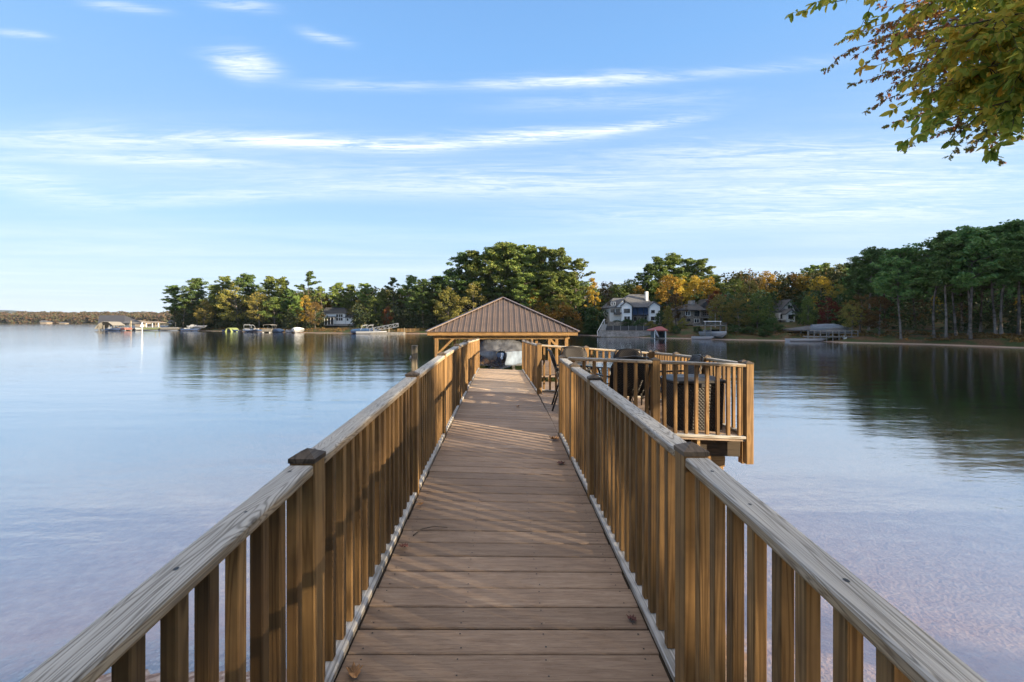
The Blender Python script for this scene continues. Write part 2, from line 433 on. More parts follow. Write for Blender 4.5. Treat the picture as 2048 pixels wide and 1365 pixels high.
def mat_ground():
    m, nt, out = nodes('lake_shore_ground')
    ge = N(nt, 'ShaderNodeNewGeometry'); sp = N(nt, 'ShaderNodeSeparateXYZ'); L(nt, ge.outputs['Position'], sp.inputs[0])
    pos = ge.outputs['Position']
    n1 = noise(nt, pos, .35, 4, .6); n2 = noise(nt, pos, 6, 4, .7); n3 = noise(nt, pos, 45, 2, .6)
    z = math_(nt, 'ADD', sp.outputs[2], math_(nt, 'MULTIPLY', math_(nt, 'SUBTRACT', n2, .5), .10))
    clay = ramp(nt, n2, [(.3, (.60, .35, .26)), (.7, (.84, .56, .44))])
    vo = N(nt, 'ShaderNodeTexVoronoi'); vo.inputs['Scale'].default_value = 24; L(nt, pos, vo.inputs['Vector'])
    peb = ramp(nt, vo.outputs['Color'], [(0, (.06, .06, .065)), (.5, (.22, .20, .19)), (1, (.50, .47, .44))])
    gm = math_(nt, 'MULTIPLY', ramp(nt, z, [(.48, (0, 0, 0)), (.5, (1, 1, 1)), (.56, (.8, .8, .8)), (.62, (0, 0, 0))]), ramp(nt, n2, [(.4, (.2, .2, .2)), (.6, (1, 1, 1))]))
    # z mapped around .5: 0.02 m below to .1 above the waterline is shingle
    zz = math_(nt, 'MULTIPLY_ADD', z, .5, .5)
    shing = ramp(nt, zz, [(.475, (0, 0, 0)), (.50, (1, 1, 1)), (.55, (.6, .6, .6)), (.60, (0, 0, 0))])
    low_tone = mixc(nt, math_(nt, 'MULTIPLY', shing, .8), clay, peb)
    litter = ramp(nt, n2, [(.3, (.045, .032, .02)), (.55, (.12, .075, .04)), (.75, (.19, .12, .06))])
    grass = ramp(nt, n3, [(.3, (.025, .045, .015)), (.7, (.06, .085, .03))])
    land = mixc(nt, ramp(nt, n1, [(.42, (0, 0, 0)), (.55, (1, 1, 1))]), litter, grass)
    c = mixc(nt, ramp(nt, zz, [(.515, (0, 0, 0)), (.56, (1, 1, 1))]), low_tone, land)
    bsdf(nt, out, c, .9, spec=.2, bump=math_(nt, 'ADD', n2, math_(nt, 'MULTIPLY', vo.outputs['Distance'], .5)), bstr=.7, bdist=.03)
    return m
rr = np.concatenate([np.array([.05]), np.geomspace(.5, 1200, 250), np.geomspace(1260, 4000, 12)])
aa = np.linspace(0, 2 * np.pi, 540, endpoint=False)
X = rr[:, None] * np.sin(aa)[None]; Y = rr[:, None] * np.cos(aa)[None]
Z = ground_z(X, Y)
ground = link('ground', grid_mesh('ground', X, Y, Z), mat_ground()); tag(ground, kind='structure')
ground.data.polygons.foreach_set('use_smooth', [True] * len(ground.data.polygons))

# the far blue ridge beyond the lake
ang = np.linspace(R(-75), R(40), 160)
hh = 62 + 26 * np.sin(ang * 5 + 1.0) + 12 * np.sin(ang * 19) + 5 * np.sin(ang * 47 + 2) + 2 * np.sin(ang * 130)
rad = np.array([3000, 3300, 3700])[:, None]
Xh = rad * np.sin(ang)[None]; Yh = rad * np.cos(ang)[None]; Zh = np.stack([0 * hh - 1, hh * .75, hh])
hills = link('hills', grid_mesh('hills', Xh, Yh, Zh, wrap=False), plain('far_forest_hills', (.05, .065, .06), .9, var=.4, scale=.02, rnd=0))
tag(hills, kind='structure')

# ------------------------------------------------------------------ water
def mat_water():
    m, nt, out = nodes('lake_water')
    ge = N(nt, 'ShaderNodeNewGeometry'); pos = ge.outputs['Position']
    def layer(sx, sy, rot, sc, det, dist=.3):
        mp = N(nt, 'ShaderNodeMapping'); mp.inputs['Scale'].default_value = (sx, sy, 1); mp.inputs['Rotation'].default_value = (0, 0, R(rot)); L(nt, pos, mp.inputs[0])
        return noise(nt, mp.outputs[0], sc, det, .55, dist)
    swell = layer(.22, 1.0, 12, .55, 2)          # long low undulations, a few metres apart
    rip = layer(.45, 1.3, -8, 2.6, 3)            # wind ripples
    fine = layer(.7, 1.2, 20, 11, 2)
    patch = noise(nt, pos, .03, 3, .55)           # calm and ruffled patches
    pm = ramp(nt, patch, [(.36, (.25, .25, .25)), (.62, (1, 1, 1))])
    h = math_(nt, 'ADD', math_(nt, 'MULTIPLY', swell, WAVE[0]), math_(nt, 'MULTIPLY', math_(nt, 'ADD', math_(nt, 'MULTIPLY', rip, WAVE[1]), math_(nt, 'MULTIPLY', fine, WAVE[2])), pm))
    bn = N(nt, 'ShaderNodeBump'); bn.inputs['Strength'].default_value = 1.0; bn.inputs['Distance'].default_value = 1.0; L(nt, h, bn.inputs['Height'])
    gl = N(nt, 'ShaderNodeBsdfGlossy'); gl.inputs['Roughness'].default_value = .07; gl.inputs['Color'].default_value = (.95, .97, 1, 1); L(nt, bn.outputs[0], gl.inputs['Normal'])
    tr = N(nt, 'ShaderNodeBsdfTransparent'); tr.inputs[0].default_value = (.90, .95, .93, 1)
    # the same share of mirror and window from above and from below, so that daylight reaches the bed
    dt = N(nt, 'ShaderNodeVectorMath', operation='DOT_PRODUCT'); L(nt, bn.outputs[0], dt.inputs[0]); L(nt, ge.outputs['Incoming'], dt.inputs[1])
    cs = math_(nt, 'MINIMUM', math_(nt, 'ABSOLUTE', dt.outputs['Value']), 1)
    fr = math_(nt, 'MULTIPLY_ADD', math_(nt, 'POWER', math_(nt, 'SUBTRACT', 1, cs), 2.1), .92, .08, clamp=True)
    mx = N(nt, 'ShaderNodeMixShader'); L(nt, fr, mx.inputs[0]); L(nt, tr.outputs[0], mx.inputs[1]); L(nt, gl.outputs[0], mx.inputs[2])
    L(nt, mx.outputs[0], out.inputs['Surface'])
    va = N(nt, 'ShaderNodeVolumeAbsorption'); va.inputs['Color'].default_value = (.62, .65, .60, 1); va.inputs['Density'].default_value = .75
    L(nt, va.outputs[0], out.inputs['Volume'])
    return m
WAVE = (.030, .015, .0030)
wm = MB(); nn = 48
ring = [(3600 * math.sin(2*math.pi*k/nn), 3600 * math.cos(2*math.pi*k/nn)) for k in range(nn)]
wm.add([(x, y, 0) for x, y in ring] + [(x, y, -5) for x, y in ring], [tuple(range(nn))[::-1], tuple(range(nn, 2*nn))] + [(k, (k+1)%nn, nn+(k+1)%nn, nn+k) for k in range(nn)])
water = wm.build('water', mat_water()); tag(water, kind='structure')

# ------------------------------------------------------------------ sky, sun, camera
SUN_EL, SUN_AZ = R(12.5), R(116)
sdir = Vector((math.sin(SUN_AZ) * math.cos(SUN_EL), math.cos(SUN_AZ) * math.cos(SUN_EL), math.sin(SUN_EL)))
def make_world():
    w = bpy.data.worlds.new('World'); S.world = w; w.use_nodes = True
    nt = w.node_tree; bg = nt.nodes['Background']
    sk = N(nt, 'ShaderNodeTexSky', sky_type='NISHITA'); sk.sun_disc = False; sk.sun_elevation = SUN_EL; sk.sun_rotation = SUN_AZ
    sk.air_density = 1.0; sk.dust_density = .3; sk.ozone_density = 3.0
    tc = N(nt, 'ShaderNodeTexCoord'); sp = N(nt, 'ShaderNodeSeparateXYZ'); L(nt, tc.outputs['Generated'], sp.inputs[0])
    zc = math_(nt, 'MAXIMUM', sp.outputs[2], .004)
    el = math_(nt, 'MAXIMUM', sp.outputs[2], 0)
    # the clear sky's own colour at each height over the horizon
    tint = ramp(nt, el, SKYRAMP)
    base = mixc(nt, .88, vmath(nt, 'SCALE', sk.outputs[0]), vmath(nt, 'SCALE', tint))
    for n_ in nt.nodes:
        if n_.type == 'VECT_MATH' and n_.operation == 'SCALE': n_.inputs[3].default_value = .75 if n_.inputs[0].links[0].from_node == sk else SKYK
    # cirrus on a flat layer high overhead: u, v are its ground-plan coordinates in units of its height
    u = math_(nt, 'DIVIDE', sp.outputs[0], zc); v = math_(nt, 'DIVIDE', sp.outputs[1], zc)
    uv = N(nt, 'ShaderNodeCombineXYZ'); L(nt, u, uv.inputs[0]); L(nt, v, uv.inputs[1])
    def nz(sx, sy, rot, sc, det, rough, dist, loc=0):
        mp = N(nt, 'ShaderNodeMapping'); mp.inputs['Scale'].default_value = (sx, sy, 1); mp.inputs['Rotation'].default_value = (0, 0, R(rot)); mp.inputs['Location'].default_value = (loc, loc * .7, 0)
        L(nt, uv.outputs[0], mp.inputs[0]); return noise(nt, mp.outputs[0], sc, det, rough, dist)
    wisp = nz(.8, 4.2, 4, 1.6, 8, .66, 1.6)
    broad = nz(.16, .55, 6, 1.0, 4, .55, .5, 7.3)
    total = None
    for x0, y0, x1, y1, th, a in STREAKS:
        p0 = ((x0 - CX) / (CY - y0), F / (CY - y0)); p1 = ((x1 - CX) / (CY - y1), F / (CY - y1))
        cu, cv = (p0[0] + p1[0]) / 2, (p0[1] + p1[1]) / 2
        du, dv = p1[0] - p0[0], p1[1] - p0[1]; ln = math.hypot(du, dv); du, dv = du / ln, dv / ln
        ym = CY - (y0 + y1) / 2
        wd = abs(F / (ym - th / 2) - F / (ym + th / 2)) * .75
        a_ = math_(nt, 'SUBTRACT', u, cu); b_ = math_(nt, 'SUBTRACT', v, cv)
        lo = math_(nt, 'DIVIDE', math_(nt, 'ADD', math_(nt, 'MULTIPLY', a_, du), math_(nt, 'MULTIPLY', b_, dv)), ln * .46)
        ac = math_(nt, 'DIVIDE', math_(nt, 'SUBTRACT', math_(nt, 'MULTIPLY', b_, du), math_(nt, 'MULTIPLY', a_, dv)), wd)
        ac = math_(nt, 'ADD', ac, math_(nt, 'MULTIPLY', math_(nt, 'SUBTRACT', wisp, .5), 2.4))
        e = math_(nt, 'ADD', math_(nt, 'POWER', math_(nt, 'ABSOLUTE', lo), 3), math_(nt, 'MULTIPLY', ac, ac))
        g = math_(nt, 'MULTIPLY', math_(nt, 'EXPONENT', math_(nt, 'MULTIPLY', e, -1)), a)
        total = g if total is None else math_(nt, 'ADD', total, g)
    shred = nz(2.2, 20, 3, 1.7, 8, .72, 1.4, 3.1)
    tex = ramp(nt, math_(nt, 'ADD', math_(nt, 'MULTIPLY', wisp, .5), math_(nt, 'MULTIPLY', shred, .5)), [(.40, (.06, .06, .06)), (.57, (1, 1, 1))])
    cl = math_(nt, 'MULTIPLY', total, tex)
    soft = ramp(nt, broad, [(.42, (0, 0, 0)), (.70, (1, 1, 1))])
    lowm = ramp(nt, el, [(0, (.5, .5, .5)), (.12, (1, 1, 1)), (.30, (.55, .55, .55)), (.42, (.04, .04, .04)), (1, (.0, .0, .0))])
    cl = math_(nt, 'ADD', cl, math_(nt, 'MULTIPLY', math_(nt, 'MULTIPLY', soft, math_(nt, 'MULTIPLY_ADD', wisp, 1.1, -.1)), math_(nt, 'MULTIPLY', lowm, .62)), clamp=True)
    col = mixc(nt, cl, base, CLOUD)
    # bright cloud added overhead as fill light, above the part of the sky in view
    sky_fill = ramp(nt, sp.outputs[2], [(0, (0, 0, 0)), (.64, (0, 0, 0)), (.80, (1, 1, 1)), (1, (1, 1, 1))])
    col = mixc(nt, math_(nt, 'MULTIPLY', sky_fill, .9), col, SKY_FILL)
    L(nt, col, bg.inputs[0]); bg.inputs[1].default_value = .1
SKY_FILL = (4.3, 3.75, 3.25)
SKYK = .415
SKYRAMP = [(0.0, (5.6, 6.5, 7.9)), (.07, (5.5, 6.75, 8.5)), (.20, (4.0, 6.2, 8.8)), (.34, (2.9, 5.1, 8.4)), (.52, (2.1, 4.4, 8.2)), (1.0, (.9, 2.2, 5.2))]
CLOUD = (3.75, 3.95, 4.2)
STREAKS = [(-60,283,540,284,24,.55),(420,278,860,298,18,.95),(780,297,1240,262,18,1.0),(1180,268,1420,232,14,.75),(930,172,1330,158,16,.85),
           (1280,160,1680,126,16,.3),(450,148,545,122,32,.9),(595,62,705,88,15,.5),(20,312,540,330,16,.55),(560,372,1400,380,34,.5),
           (1230,318,2080,300,30,.6),(1280,345,2080,348,18,.45),(1380,388,2080,378,26,.55),(1080,440,2080,430,34,.5),(170,10,335,22,12,.45),
           (400,4,550,18,16,.45),(-20,64,100,72,12,.45),(590,172,900,174,14,.32),(180,415,680,384,16,.35),(-60,372,210,392,60,.42),(960,215,1500,200,22,.22)]
make_world()
sl = bpy.data.lights.new('Sun', 'SUN'); sl.energy = 5.0; sl.angle = R(.5); sl.color = (1.0, .80, .54)
so = bpy.data.objects.new('Sun', sl); COL.objects.link(so)
so.rotation_euler = (-sdir).to_track_quat('-Z', 'Y').to_euler()
cam = bpy.data.cameras.new('Camera'); co = bpy.data.objects.new('Camera', cam); COL.objects.link(co)
co.location = (0, 0, EYE); co.rotation_euler = (math.pi / 2, 0, 0)
cam.sensor_width = 36; cam.lens = F * 36 / 2048; cam.shift_x = (1024 - CX) / 2048; cam.shift_y = -(682.5 - CY) / 2048
cam.clip_start = .02; cam.clip_end = 12000
S.camera = co
S.view_settings.view_transform = 'Standard'; S.view_settings.look = 'None'; S.view_settings.exposure = 1.62; S.view_settings.gamma = 1
S.cycles.max_bounces = 5; S.cycles.diffuse_bounces = 3; S.cycles.glossy_bounces = 3; S.cycles.transparent_max_bounces = 10; S.cycles.adaptive_threshold = .02; S.cycles.volume_bounces = 0
S.cycles.sample_clamp_indirect = 6
S.cycles.use_denoising = True
# ------------------------------------------------------------------ walkway, platform
def deck_z(x, y):
    z = float(np.interp(y, [-2, .6, 1.6, 3.4, 6, 8, 13.5], [-1.66, -1.483, -1.42, -1.357, -1.312, -1.322, -1.476]))
    z -= .038 * x * float(sstep(1.5, 5, np.array(y)))
    if x > .7: z -= .022 * max(0, y - 5.3) * min(1, (x - .7) / 2.3)
    return EYE + z
def P(x, y, h=0): return Vector((x, y, deck_z(x, y) + h))
rng = random.Random(4)
drift = lambda y: -.011 * max(0, y - 5.5) if y > 5.5 else 0      # the far run veers a little
Y_END = 13.5
def board(mb, x0, x1, y, w, t=.026, jit=.0015):
    a, b = y + .0042, y + w - .0042
    dz = rng.uniform(-jit, jit)
    c = .0045
    def ring(x):
        return [(x, a, deck_z(x, a) - t), (x, b, deck_z(x, b) - t), (x, b, deck_z(x, b) - c + dz), (x, b - c, deck_z(x, b) + dz), (x, a + c, deck_z(x, a) + dz), (x, a, deck_z(x, a) - c + dz)]
    mb.sections([ring(x0), ring(x1)])
walk = empty('walkway', (0, 0, 0), label='reddish brown composite boardwalk running straight out over the lake to the boathouse', cat='boardwalk')
db = MB(); sc = MB(); gb = MB(); y = -1.9; BW = .1435
while y < Y_END - .1:
    d = drift(y)
    db_x0, db_x1 = -.660 + d + rng.uniform(-.004, .004), .660 + d + rng.uniform(-.004, .004)
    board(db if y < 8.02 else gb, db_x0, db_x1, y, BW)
    if y < 7.9:
        for xs in (-.60, -.19, .185, .60):
            for yo in (.03, .112):
                xx, yy = xs + d + rng.uniform(-.008, .008), y + yo + rng.uniform(-.006, .006)
                z = deck_z(xx, yy) + .002
                k = 6; r = .0042
                sc.add([(xx + r * math.cos(2*math.pi*i/k), yy + r * math.sin(2*math.pi*i/k), z) for i in range(k)], [tuple(range(k))])
    y += BW
gb.build('gangway_boards', M['sunlit_deck'], walk)['label'] = 'boards of the far gangway, sunlight put into their colour'
nf = len(db.f); db.add(sc.v, sc.f)
dbo = db.build('deck_boards', M['deck'], walk); dbo.data.materials.append(M['black'])
dbo.data.polygons.foreach_set('material_index', [0] * nf + [1] * (len(db.f) - nf))
for xs in (-.70, 0, .70):
    for a, b in ((-1.9, 1.6), (1.6, 3.4), (3.4, 6), (6, 8), (8, Y_END - .1)):
        lumber('joist', P(xs + drift(a), a, -.105), P(xs + drift(b), b, -.105), .075, .19, M['low_tone'], walk)
for yp in (2.6, 5.8, 9, 12.2):
    for xs in (-.52, .52):
        g = gz(xs, yp)
        lumber('piling', (xs, yp, g - .3), (xs, yp, deck_z(xs, yp) - .24), .14, .14, M['old'], walk)
    lumber('cross_beam', P(-.8 + drift(yp), yp + .11, -.27), P(.8 + drift(yp), yp + .11, -.27), .05, .15, M['frame'], walk)

plat = empty('dock_platform', (1.9, 6.9, 1.6), label='square sitting platform of the dock to the right of the walkway', cat='dock platform')
B0 = Vector((1.9, 6.9, 1.6))
PX0, PX1, PY0, PY1 = .665, 3.02, 5.33, 8.55
pb = MB(); y = PY0 - .06
while y < PY1:
    board(pb, PX0, PX1 + .03, y, BW); y += BW
o = pb.build('deck_boards', M['deck'], plat); o.location = -B0
for yy, nm in ((PY0 + .14, 'front_beam'), (PY1 + .04, 'rear_beam')):
    lumber(nm, P(PX0, yy, -.15), P(PX1 - .02, yy, -.15), .04, .235, M['low_tone'], plat, base=B0)
lumber('side_beam', P(PX1 + .0, PY0 + .17, -.15), P(PX1 + .0, PY1, -.15), .04, .235, M['frame'], plat, base=B0)
for xs in (1.2, 1.8, 2.4):
    lumber('joist', P(xs, PY0 - .04, -.13), P(xs, PY1, -.13), .04, .19, M['frame'], plat, base=B0)
for xs, yp in ((2.74, 5.62), (2.74, 8.2), (1.0, 8.2)):
    g = gz(xs, yp)
    lumber('piling', (xs, yp, g - .3), (xs, yp, deck_z(xs, yp) - .30), .18, .18, M['post'], plat, base=B0)
lumber('support_block', P(2.58, 5.50, -.33), P(2.80, 5.50, -.33), .14, .13, M['post'], plat, base=B0)

# ------------------------------------------------------------------ railings
RAIL_H = .925
def rail_piece(a, b, parent, base):
    """one length of top rail, with dark screw heads sunk along it"""
    m, LN = frame(Vector(a) - base, Vector(b) - base)
    mb = MB().box((LN / 2, 0, 0), (LN, .089, .038))
    me = mb.mesh('top_rail', bevel=.009, seg=2); me.materials.append(M['rail']); me.materials.append(M['black'])
    bm = bmesh.new(); bm.from_mesh(me)
    s = .05
    while s < LN - .03:
        cx, cy_, r = s + rng.uniform(-.02, .02), rng.uniform(-.022, .022), rng.uniform(.0045, .0068)
        f_ = bm.faces.new([bm.verts.new((cx + r * 1.15 * math.cos(k * 1.0472), cy_ + r * math.sin(k * 1.0472), .0196)) for k in range(6)]); f_.material_index = 1
        s += rng.choice([.03, .21, .25, .32, .40])
    bm.to_mesh(me); bm.free()
    return link('top_rail', me, None, parent, m)
def cap_mesh(w=.095, lip=.016, h=.026):
    mb = MB(); a = w / 2
    vs = [(-a,-a,0),(a,-a,0),(a,a,0),(-a,a,0),(-a,-a,lip),(a,-a,lip),(a,a,lip),(-a,a,lip),(0,0,lip + h)]
    mb.add(vs, [(0,3,2,1),(0,1,5,4),(1,2,6,5),(2,3,7,6),(3,0,4,7),(4,5,8),(5,6,8),(6,7,8),(7,4,8)])
    me = mb.mesh('post_cap'); me.materials.append(M['cap']); return me
CAP = cap_mesh()
def railing(label, a, b, posts, gap, cap_all=True, maxpart=100, end_drop=.12, group='railings of the dock', ext=None, plate=True, postd=None):
    """a straight run from a to b (ground plan); posts: distances along it"""
    a = Vector((*a, 0)); b = Vector((*b, 0)); t = (b - a); LN = t.length; t.normalize(); nrm = Vector((-t.y, t.x, 0))
    yaw = math.atan2(t.y, t.x)
    base = P(a.x, a.y)
    r = empty('railing', base, 0, label, 'railing', group)
    def at(s, h, off=0):
        q = a + t * s + nrm * off; return P(q.x, q.y, h)
    for i, s in enumerate(posts):
        lo = -end_drop if not postd else -postd.get(i, end_drop)
        p0, p1 = at(s, lo), at(s, RAIL_H + .004)
        o = lumber('post', p0, p1, .089, .089, M['post'], r, base=base, bevel=.004, up=t)
        c = link('post_cap', CAP, None, r, Matrix.Translation(p1 - base + Vector((0, 0, -.004))) @ Matrix.Rotation(yaw + rng.uniform(-.02, .02), 4, 'Z'))
    edges = ([] if posts[0] < .1 else [0]) + list(posts) + ([] if LN - posts[-1] < .1 else [LN])
    for s0, s1 in zip(edges[:-1], edges[1:]):
        u0 = s0 + (.046 if s0 in posts else 0); u1 = s1 - (.046 if s1 in posts else 0)
        if u1 - u0 < .05: continue
        # pieces follow the deck's slope, split where the bay is long
        rail_piece(at(u0, RAIL_H - .019), at(u1, RAIL_H - .019), r, base)
        if plate: lumber('bottom_rail', at(u0, .020), at(u1, .020), .089, .036, M['plate'], r, base=base, bevel=.006)
    spots = []
    for s0, s1 in zip(edges[:-1], edges[1:]):
        u0 = s0 + (.045 if s0 in posts else 0); u1 = s1 - (.045 if s1 in posts else 0)
        n = max(1, round((u1 - u0) / gap)); st = (u1 - u0) / n
        for k in range(n):
            s = u0 + st * (k + .5) + rng.uniform(-.005, .005)
            spots.append(s)
    spots.sort()
    rest = MB()
    for i, s in enumerate(spots):
        off = rng.uniform(-.003, .003)
        lo, hi = at(s, .038 if plate else -.02, off), at(s, RAIL_H - .039, off)
        w = .0375
        if i < maxpart:
            o = lumber('baluster', lo, lo + Vector((0, 0, round(hi.z - lo.z, 2) + .004)) + t * rng.uniform(-.004, .004), w, w, M['fresh'], r, base=base, bevel=.003, up=t)
        else:
            rest.box((lo + hi) / 2 - base, (w, w, hi.z - lo.z), rz=yaw)
    if rest.v: tag(rest.build('baluster', M['fresh'], r), kind='stuff')
    return r
XR = .711
railing('long wooden railing on the left side of the walkway from the shore to the boathouse', (-XR, -1.2), (-XR, 7.95), [1.2 - .35, 2.76, 4.56, 6.15, 7.73, 9.14], .1065)
railing('far left railing of the walkway, sunlit, leading down to the boathouse', (-XR - .02, 8.05), (-XR - .085, Y_END), [1.55, 3.2, 5.4], .1065)
railing('near right railing of the walkway with grey top, ending at the platform opening', (XR, -1.2), (XR, 5.22), [.6, 2.83, 4.58, 5.5, 6.37], .1065)
railing('far right railing of the walkway, sunlit, between platform and boathouse', (XR - .03, 8.14), (XR - .09, Y_END), [.045, 1.9, 3.6, 5.3], .1065)
railing('front railing of the platform facing the shore, with black box behind it', (.80, 5.30), (3.06, 5.30), [1.07, 2.215], .125, postd={1: .30})
railing('rear railing of the platform facing the boathouse', (.74, 8.52), (2.98, 8.58), [.9, 2.19], .125)
railing('outer side railing of the platform facing the right bank', (3.08, 5.47), (3.02, 8.58), [.05, 1.0, 2.1, 3.05], .125, postd={0: .36})

# ------------------------------------------------------------------ boathouse
BX, BY, BL = -.04, 18.0, 7.6
bh = empty('boathouse', (BX, BY, 0), 0, 'open timber boathouse with brown hipped metal roof at the end of the walkway', 'boathouse')
hw = 3.2; ze = 2.60; zr = 4.20
A = [(-hw, 0, ze), (hw, 0, ze), (hw, BL, ze), (-hw, BL, ze)]; r0 = (0, hw, zr); r1 = (0, BL - hw, zr)
rf = MB(); t = .03
def slope_panel(pts, nm):
    """one slope of the roof with raised seams running down it"""
    pts = [Vector(p) for p in pts]
    n = (pts[1] - pts[0]).cross(pts[2] - pts[0]).normalized()
    if n.z < 0: n = -n
    lo = [p - n * .02 for p in pts]
    mb = MB(); k = len(pts)
    mb.add(pts + lo, [tuple(range(k)), tuple(range(2*k - 1, k - 1, -1))] + [(i, k + i, k + (i + 1) % k, (i + 1) % k) for i in range(k)])
    e = (pts[1] - pts[0]); LN = e.length; e.normalize(); up = n.cross(e)
    if up.z < 0: up = -up
    def height_at(s):
        best = 0
        q = [((p - pts[0]).dot(e), (p - pts[0]).dot(up)) for p in pts]
        for i in range(1, k):
            (sa, ha), (sb, hb) = q[i], q[(i + 1) % k]
            if min(sa, sb) - 1e-6 <= s <= max(sa, sb) + 1e-6 and abs(sb - sa) > 1e-6:
                best = max(best, ha + (hb - ha) * (s - sa) / (sb - sa))
        return best
    s = .12
    while s < LN - .05:
        h = height_at(s)
        if h > .12:
            p0 = pts[0] + e * s - up * .01; p1 = p0 + up * (h - .04)
            for dx, hh, ww in ((0, .032, .022),):
                v = []
                for p in (p0, p1):
                    v.append([p - e * ww + n * .001, p + e * ww + n * .001, p + e * ww * .55 + n * hh, p - e * ww * .55 + n * hh])
                mb.sections(v)
            for dx in (.08, .16):
                h2 = height_at(s + dx)
                if h2 > .15 and s + dx < LN - .05:
                    p0 = pts[0] + e * (s + dx); p1 = p0 + up * (h2 - .05)
                    v = [[p - e * .010 + n * .001, p + e * .010 + n * .001, p + e * .005 + n * .008, p - e * .005 + n * .008] for p in (p0, p1)]
                    mb.sections(v)
        s += .243
    return mb
slopes = [([A[0], A[1], r0], 'front'), ([A[1], A[2], r1, r0], 'right'), ([A[2], A[3], r1], 'rear'), ([A[3], A[0], r0, r1], 'left')]
allp = MB()
for pts, nm in slopes:
    s_ = slope_panel(pts, nm); allp.add(s_.v, s_.f)
roof = allp.build('roof', M['roof'], bh)
hp = MB()
for a, b in ((A[0], r0), (A[1], r0), (A[2], r1), (A[3], r1), (r0, r1)):
    a, b = Vector(a), Vector(b)
    hp.beam(a + Vector((0, 0, .025)), b + Vector((0, 0, .035)), .16, .035)
hp.build('ridge_cap', M['roof'], roof)
for a, b in ((0, 1), (1, 2), (2, 3), (3, 0)):
    p, q = Vector(A[a]), Vector(A[b])
    d = (q - p).normalized(); ins = Vector((-d.y, d.x, 0)) * .06
    lumber('fascia', p + ins + d * .04 - Vector((0, 0, .09)), q + ins - d * .06 - Vector((0, 0, .09)), .035, .135, M['post'], bh)
for xs, nm in ((-2.82, 'post'), (2.72, 'post')):
    for yy in (.35, 3.7, 7.2):
        lumber('post', (xs, yy, -2.5), (xs, yy, ze - .16), .14, .14, M['post'], bh, up=Vector((0, 1, 0)))
for xs in (-1.75, 1.7):
    for yy in (3.7, 7.2):
        lumber('post', (xs, yy, -2.5), (xs, yy, ze - .16), .13, .13, M['post'], bh, up=Vector((0, 1, 0)))
for yy in (.35, 7.2):
    lumber('header_beam', (-2.95, yy, ze - .22), (2.85, yy, ze - .22), .09, .20, M['frame'], bh)
for xs in (-2.82, 2.72):
    lumber('side_beam', (xs, .40, ze - .20), (xs, 7.2, ze - .20), .09, .17, M['frame'], bh)
for xs, sg in ((-2.82, 1), (2.72, -1)):
    lumber('brace', (xs + sg * .05, .35, ze - .95), (xs + sg * .80, .35, ze - .22), .09, .09, M['post'], bh, up=Vector((0, 1, 0)))
for xs, sg in ((-1.75, 1), (1.7, -1)):
    lumber('brace', (xs + sg * -.05, 3.66, ze - .95), (xs + sg * .75, 3.66, ze - .2), .09, .09, M['post'], bh, up=Vector((0, 1, 0)))
for k in range(9):
    yy = .5 + k * .82
    if yy < hw: zt = ze + (zr - ze) * yy / hw
    lumber('joist', (-2.9, yy, ze - .08), (2.8, yy, ze - .08), .04, .09, M['frame'], bh)
def planks(name, x0, x1, y0, y1, z, parent, base, along='x'):
    mb = MB(); y = y0
    while y < y1 - .05:
        mb.box(((x0 + x1) / 2 - base.x, y + .07 - base.y, z - base.z), (x1 - x0, .137, .03)); y += .143
    return mb.build(name, M['deck'], parent)
fl = MB()
for x0, x1, y0, y1 in ((-3.0, -1.45, 0, 7.5), (1.35, 2.95, 0, 7.5), (-1.44, 1.34, 6.2, 7.5)):
    y = y0
    while y < y1 - .05:
        fl.box(((x0 + x1) / 2, y + .07, .72), (x1 - x0, .137, .03)); y += .143
fl.build('dock_floor', M['deck'], bh)
for xs in (-2.95, -1.5, 1.4, 2.9): lumber('floor_beam', (xs, .02, .59), (xs, 7.45, .59), .05, .20, M['frame'], bh)

# steps and landing from the walkway's end down to the boathouse floor
ld = empty('dock_landing', (-.1, 15, .7), 0, 'low timber landing between the end of the walkway and the boathouse', 'landing')
lb = MB(); y = -1.35
while y < 1.3:
    lb.box((0, y + .07, .02), (5.2, .137, .03)); y += .143
lb.build('deck_boards', M['deck'], ld)
for xs in (-2.5, 0, 2.5): lumber('joist', (xs, -1.35, -.09), (xs, 1.3, -.09), .05, .18, M['frame'], ld)
for xs in (-2.4, 2.4):
    for yy in (-1.1, 1.1): lumber('piling', (xs, yy, -3), (xs, yy, -.01), .14, .14, M['old'], ld, up=Vector((0, 1, 0)))
st = MB()
for k in range(3):
    st.box((0, -1.25 + k * .28 + .0, .64 - k * .2), (1.15, .27, .035))
st.build('step', M['deck'], ld)

# ------------------------------------------------------------------ the covered boat
def hull_rings(Ln, beam, h, n=12, bow=.45, flare=.25):
    """sections from bow (y=0) to stern (y=Ln); each ring: keel -> gunwale both sides"""
    rings = []
    for i in range(n + 1):
        s = i / n
        w = beam / 2 * (1 - (1 - min(1, s / bow)) ** 2.2) if s < bow else beam / 2
        w = max(w, .02)
        k = h * .85 * max(0, 1 - s / .30) ** 2
        sh = h * (1 + .14 * (1 - s) ** 2)
        c = w * (1 - flare * max(0, 1 - s / .6))
        y = s * Ln
        rings.append([(0, y, k), (c * .8, y, k + (sh - k) * .30), (w * .98, y, k + (sh - k) * .72), (w, y, sh), (w * .9, y, sh + .02), (-w * .9, y, sh + .02), (-w, y, sh), (-w * .98, y, k + (sh - k) * .72), (-c * .8, y, k + (sh - k) * .30)])
    return rings
bt = empty('covered_boat', (-.1, 16.55, .98), 0, 'motorboat under a dark grey fitted cover with blue bow, on its lift in the boathouse', 'boat')
bt.rotation_euler = (0, 0, R(1.5))
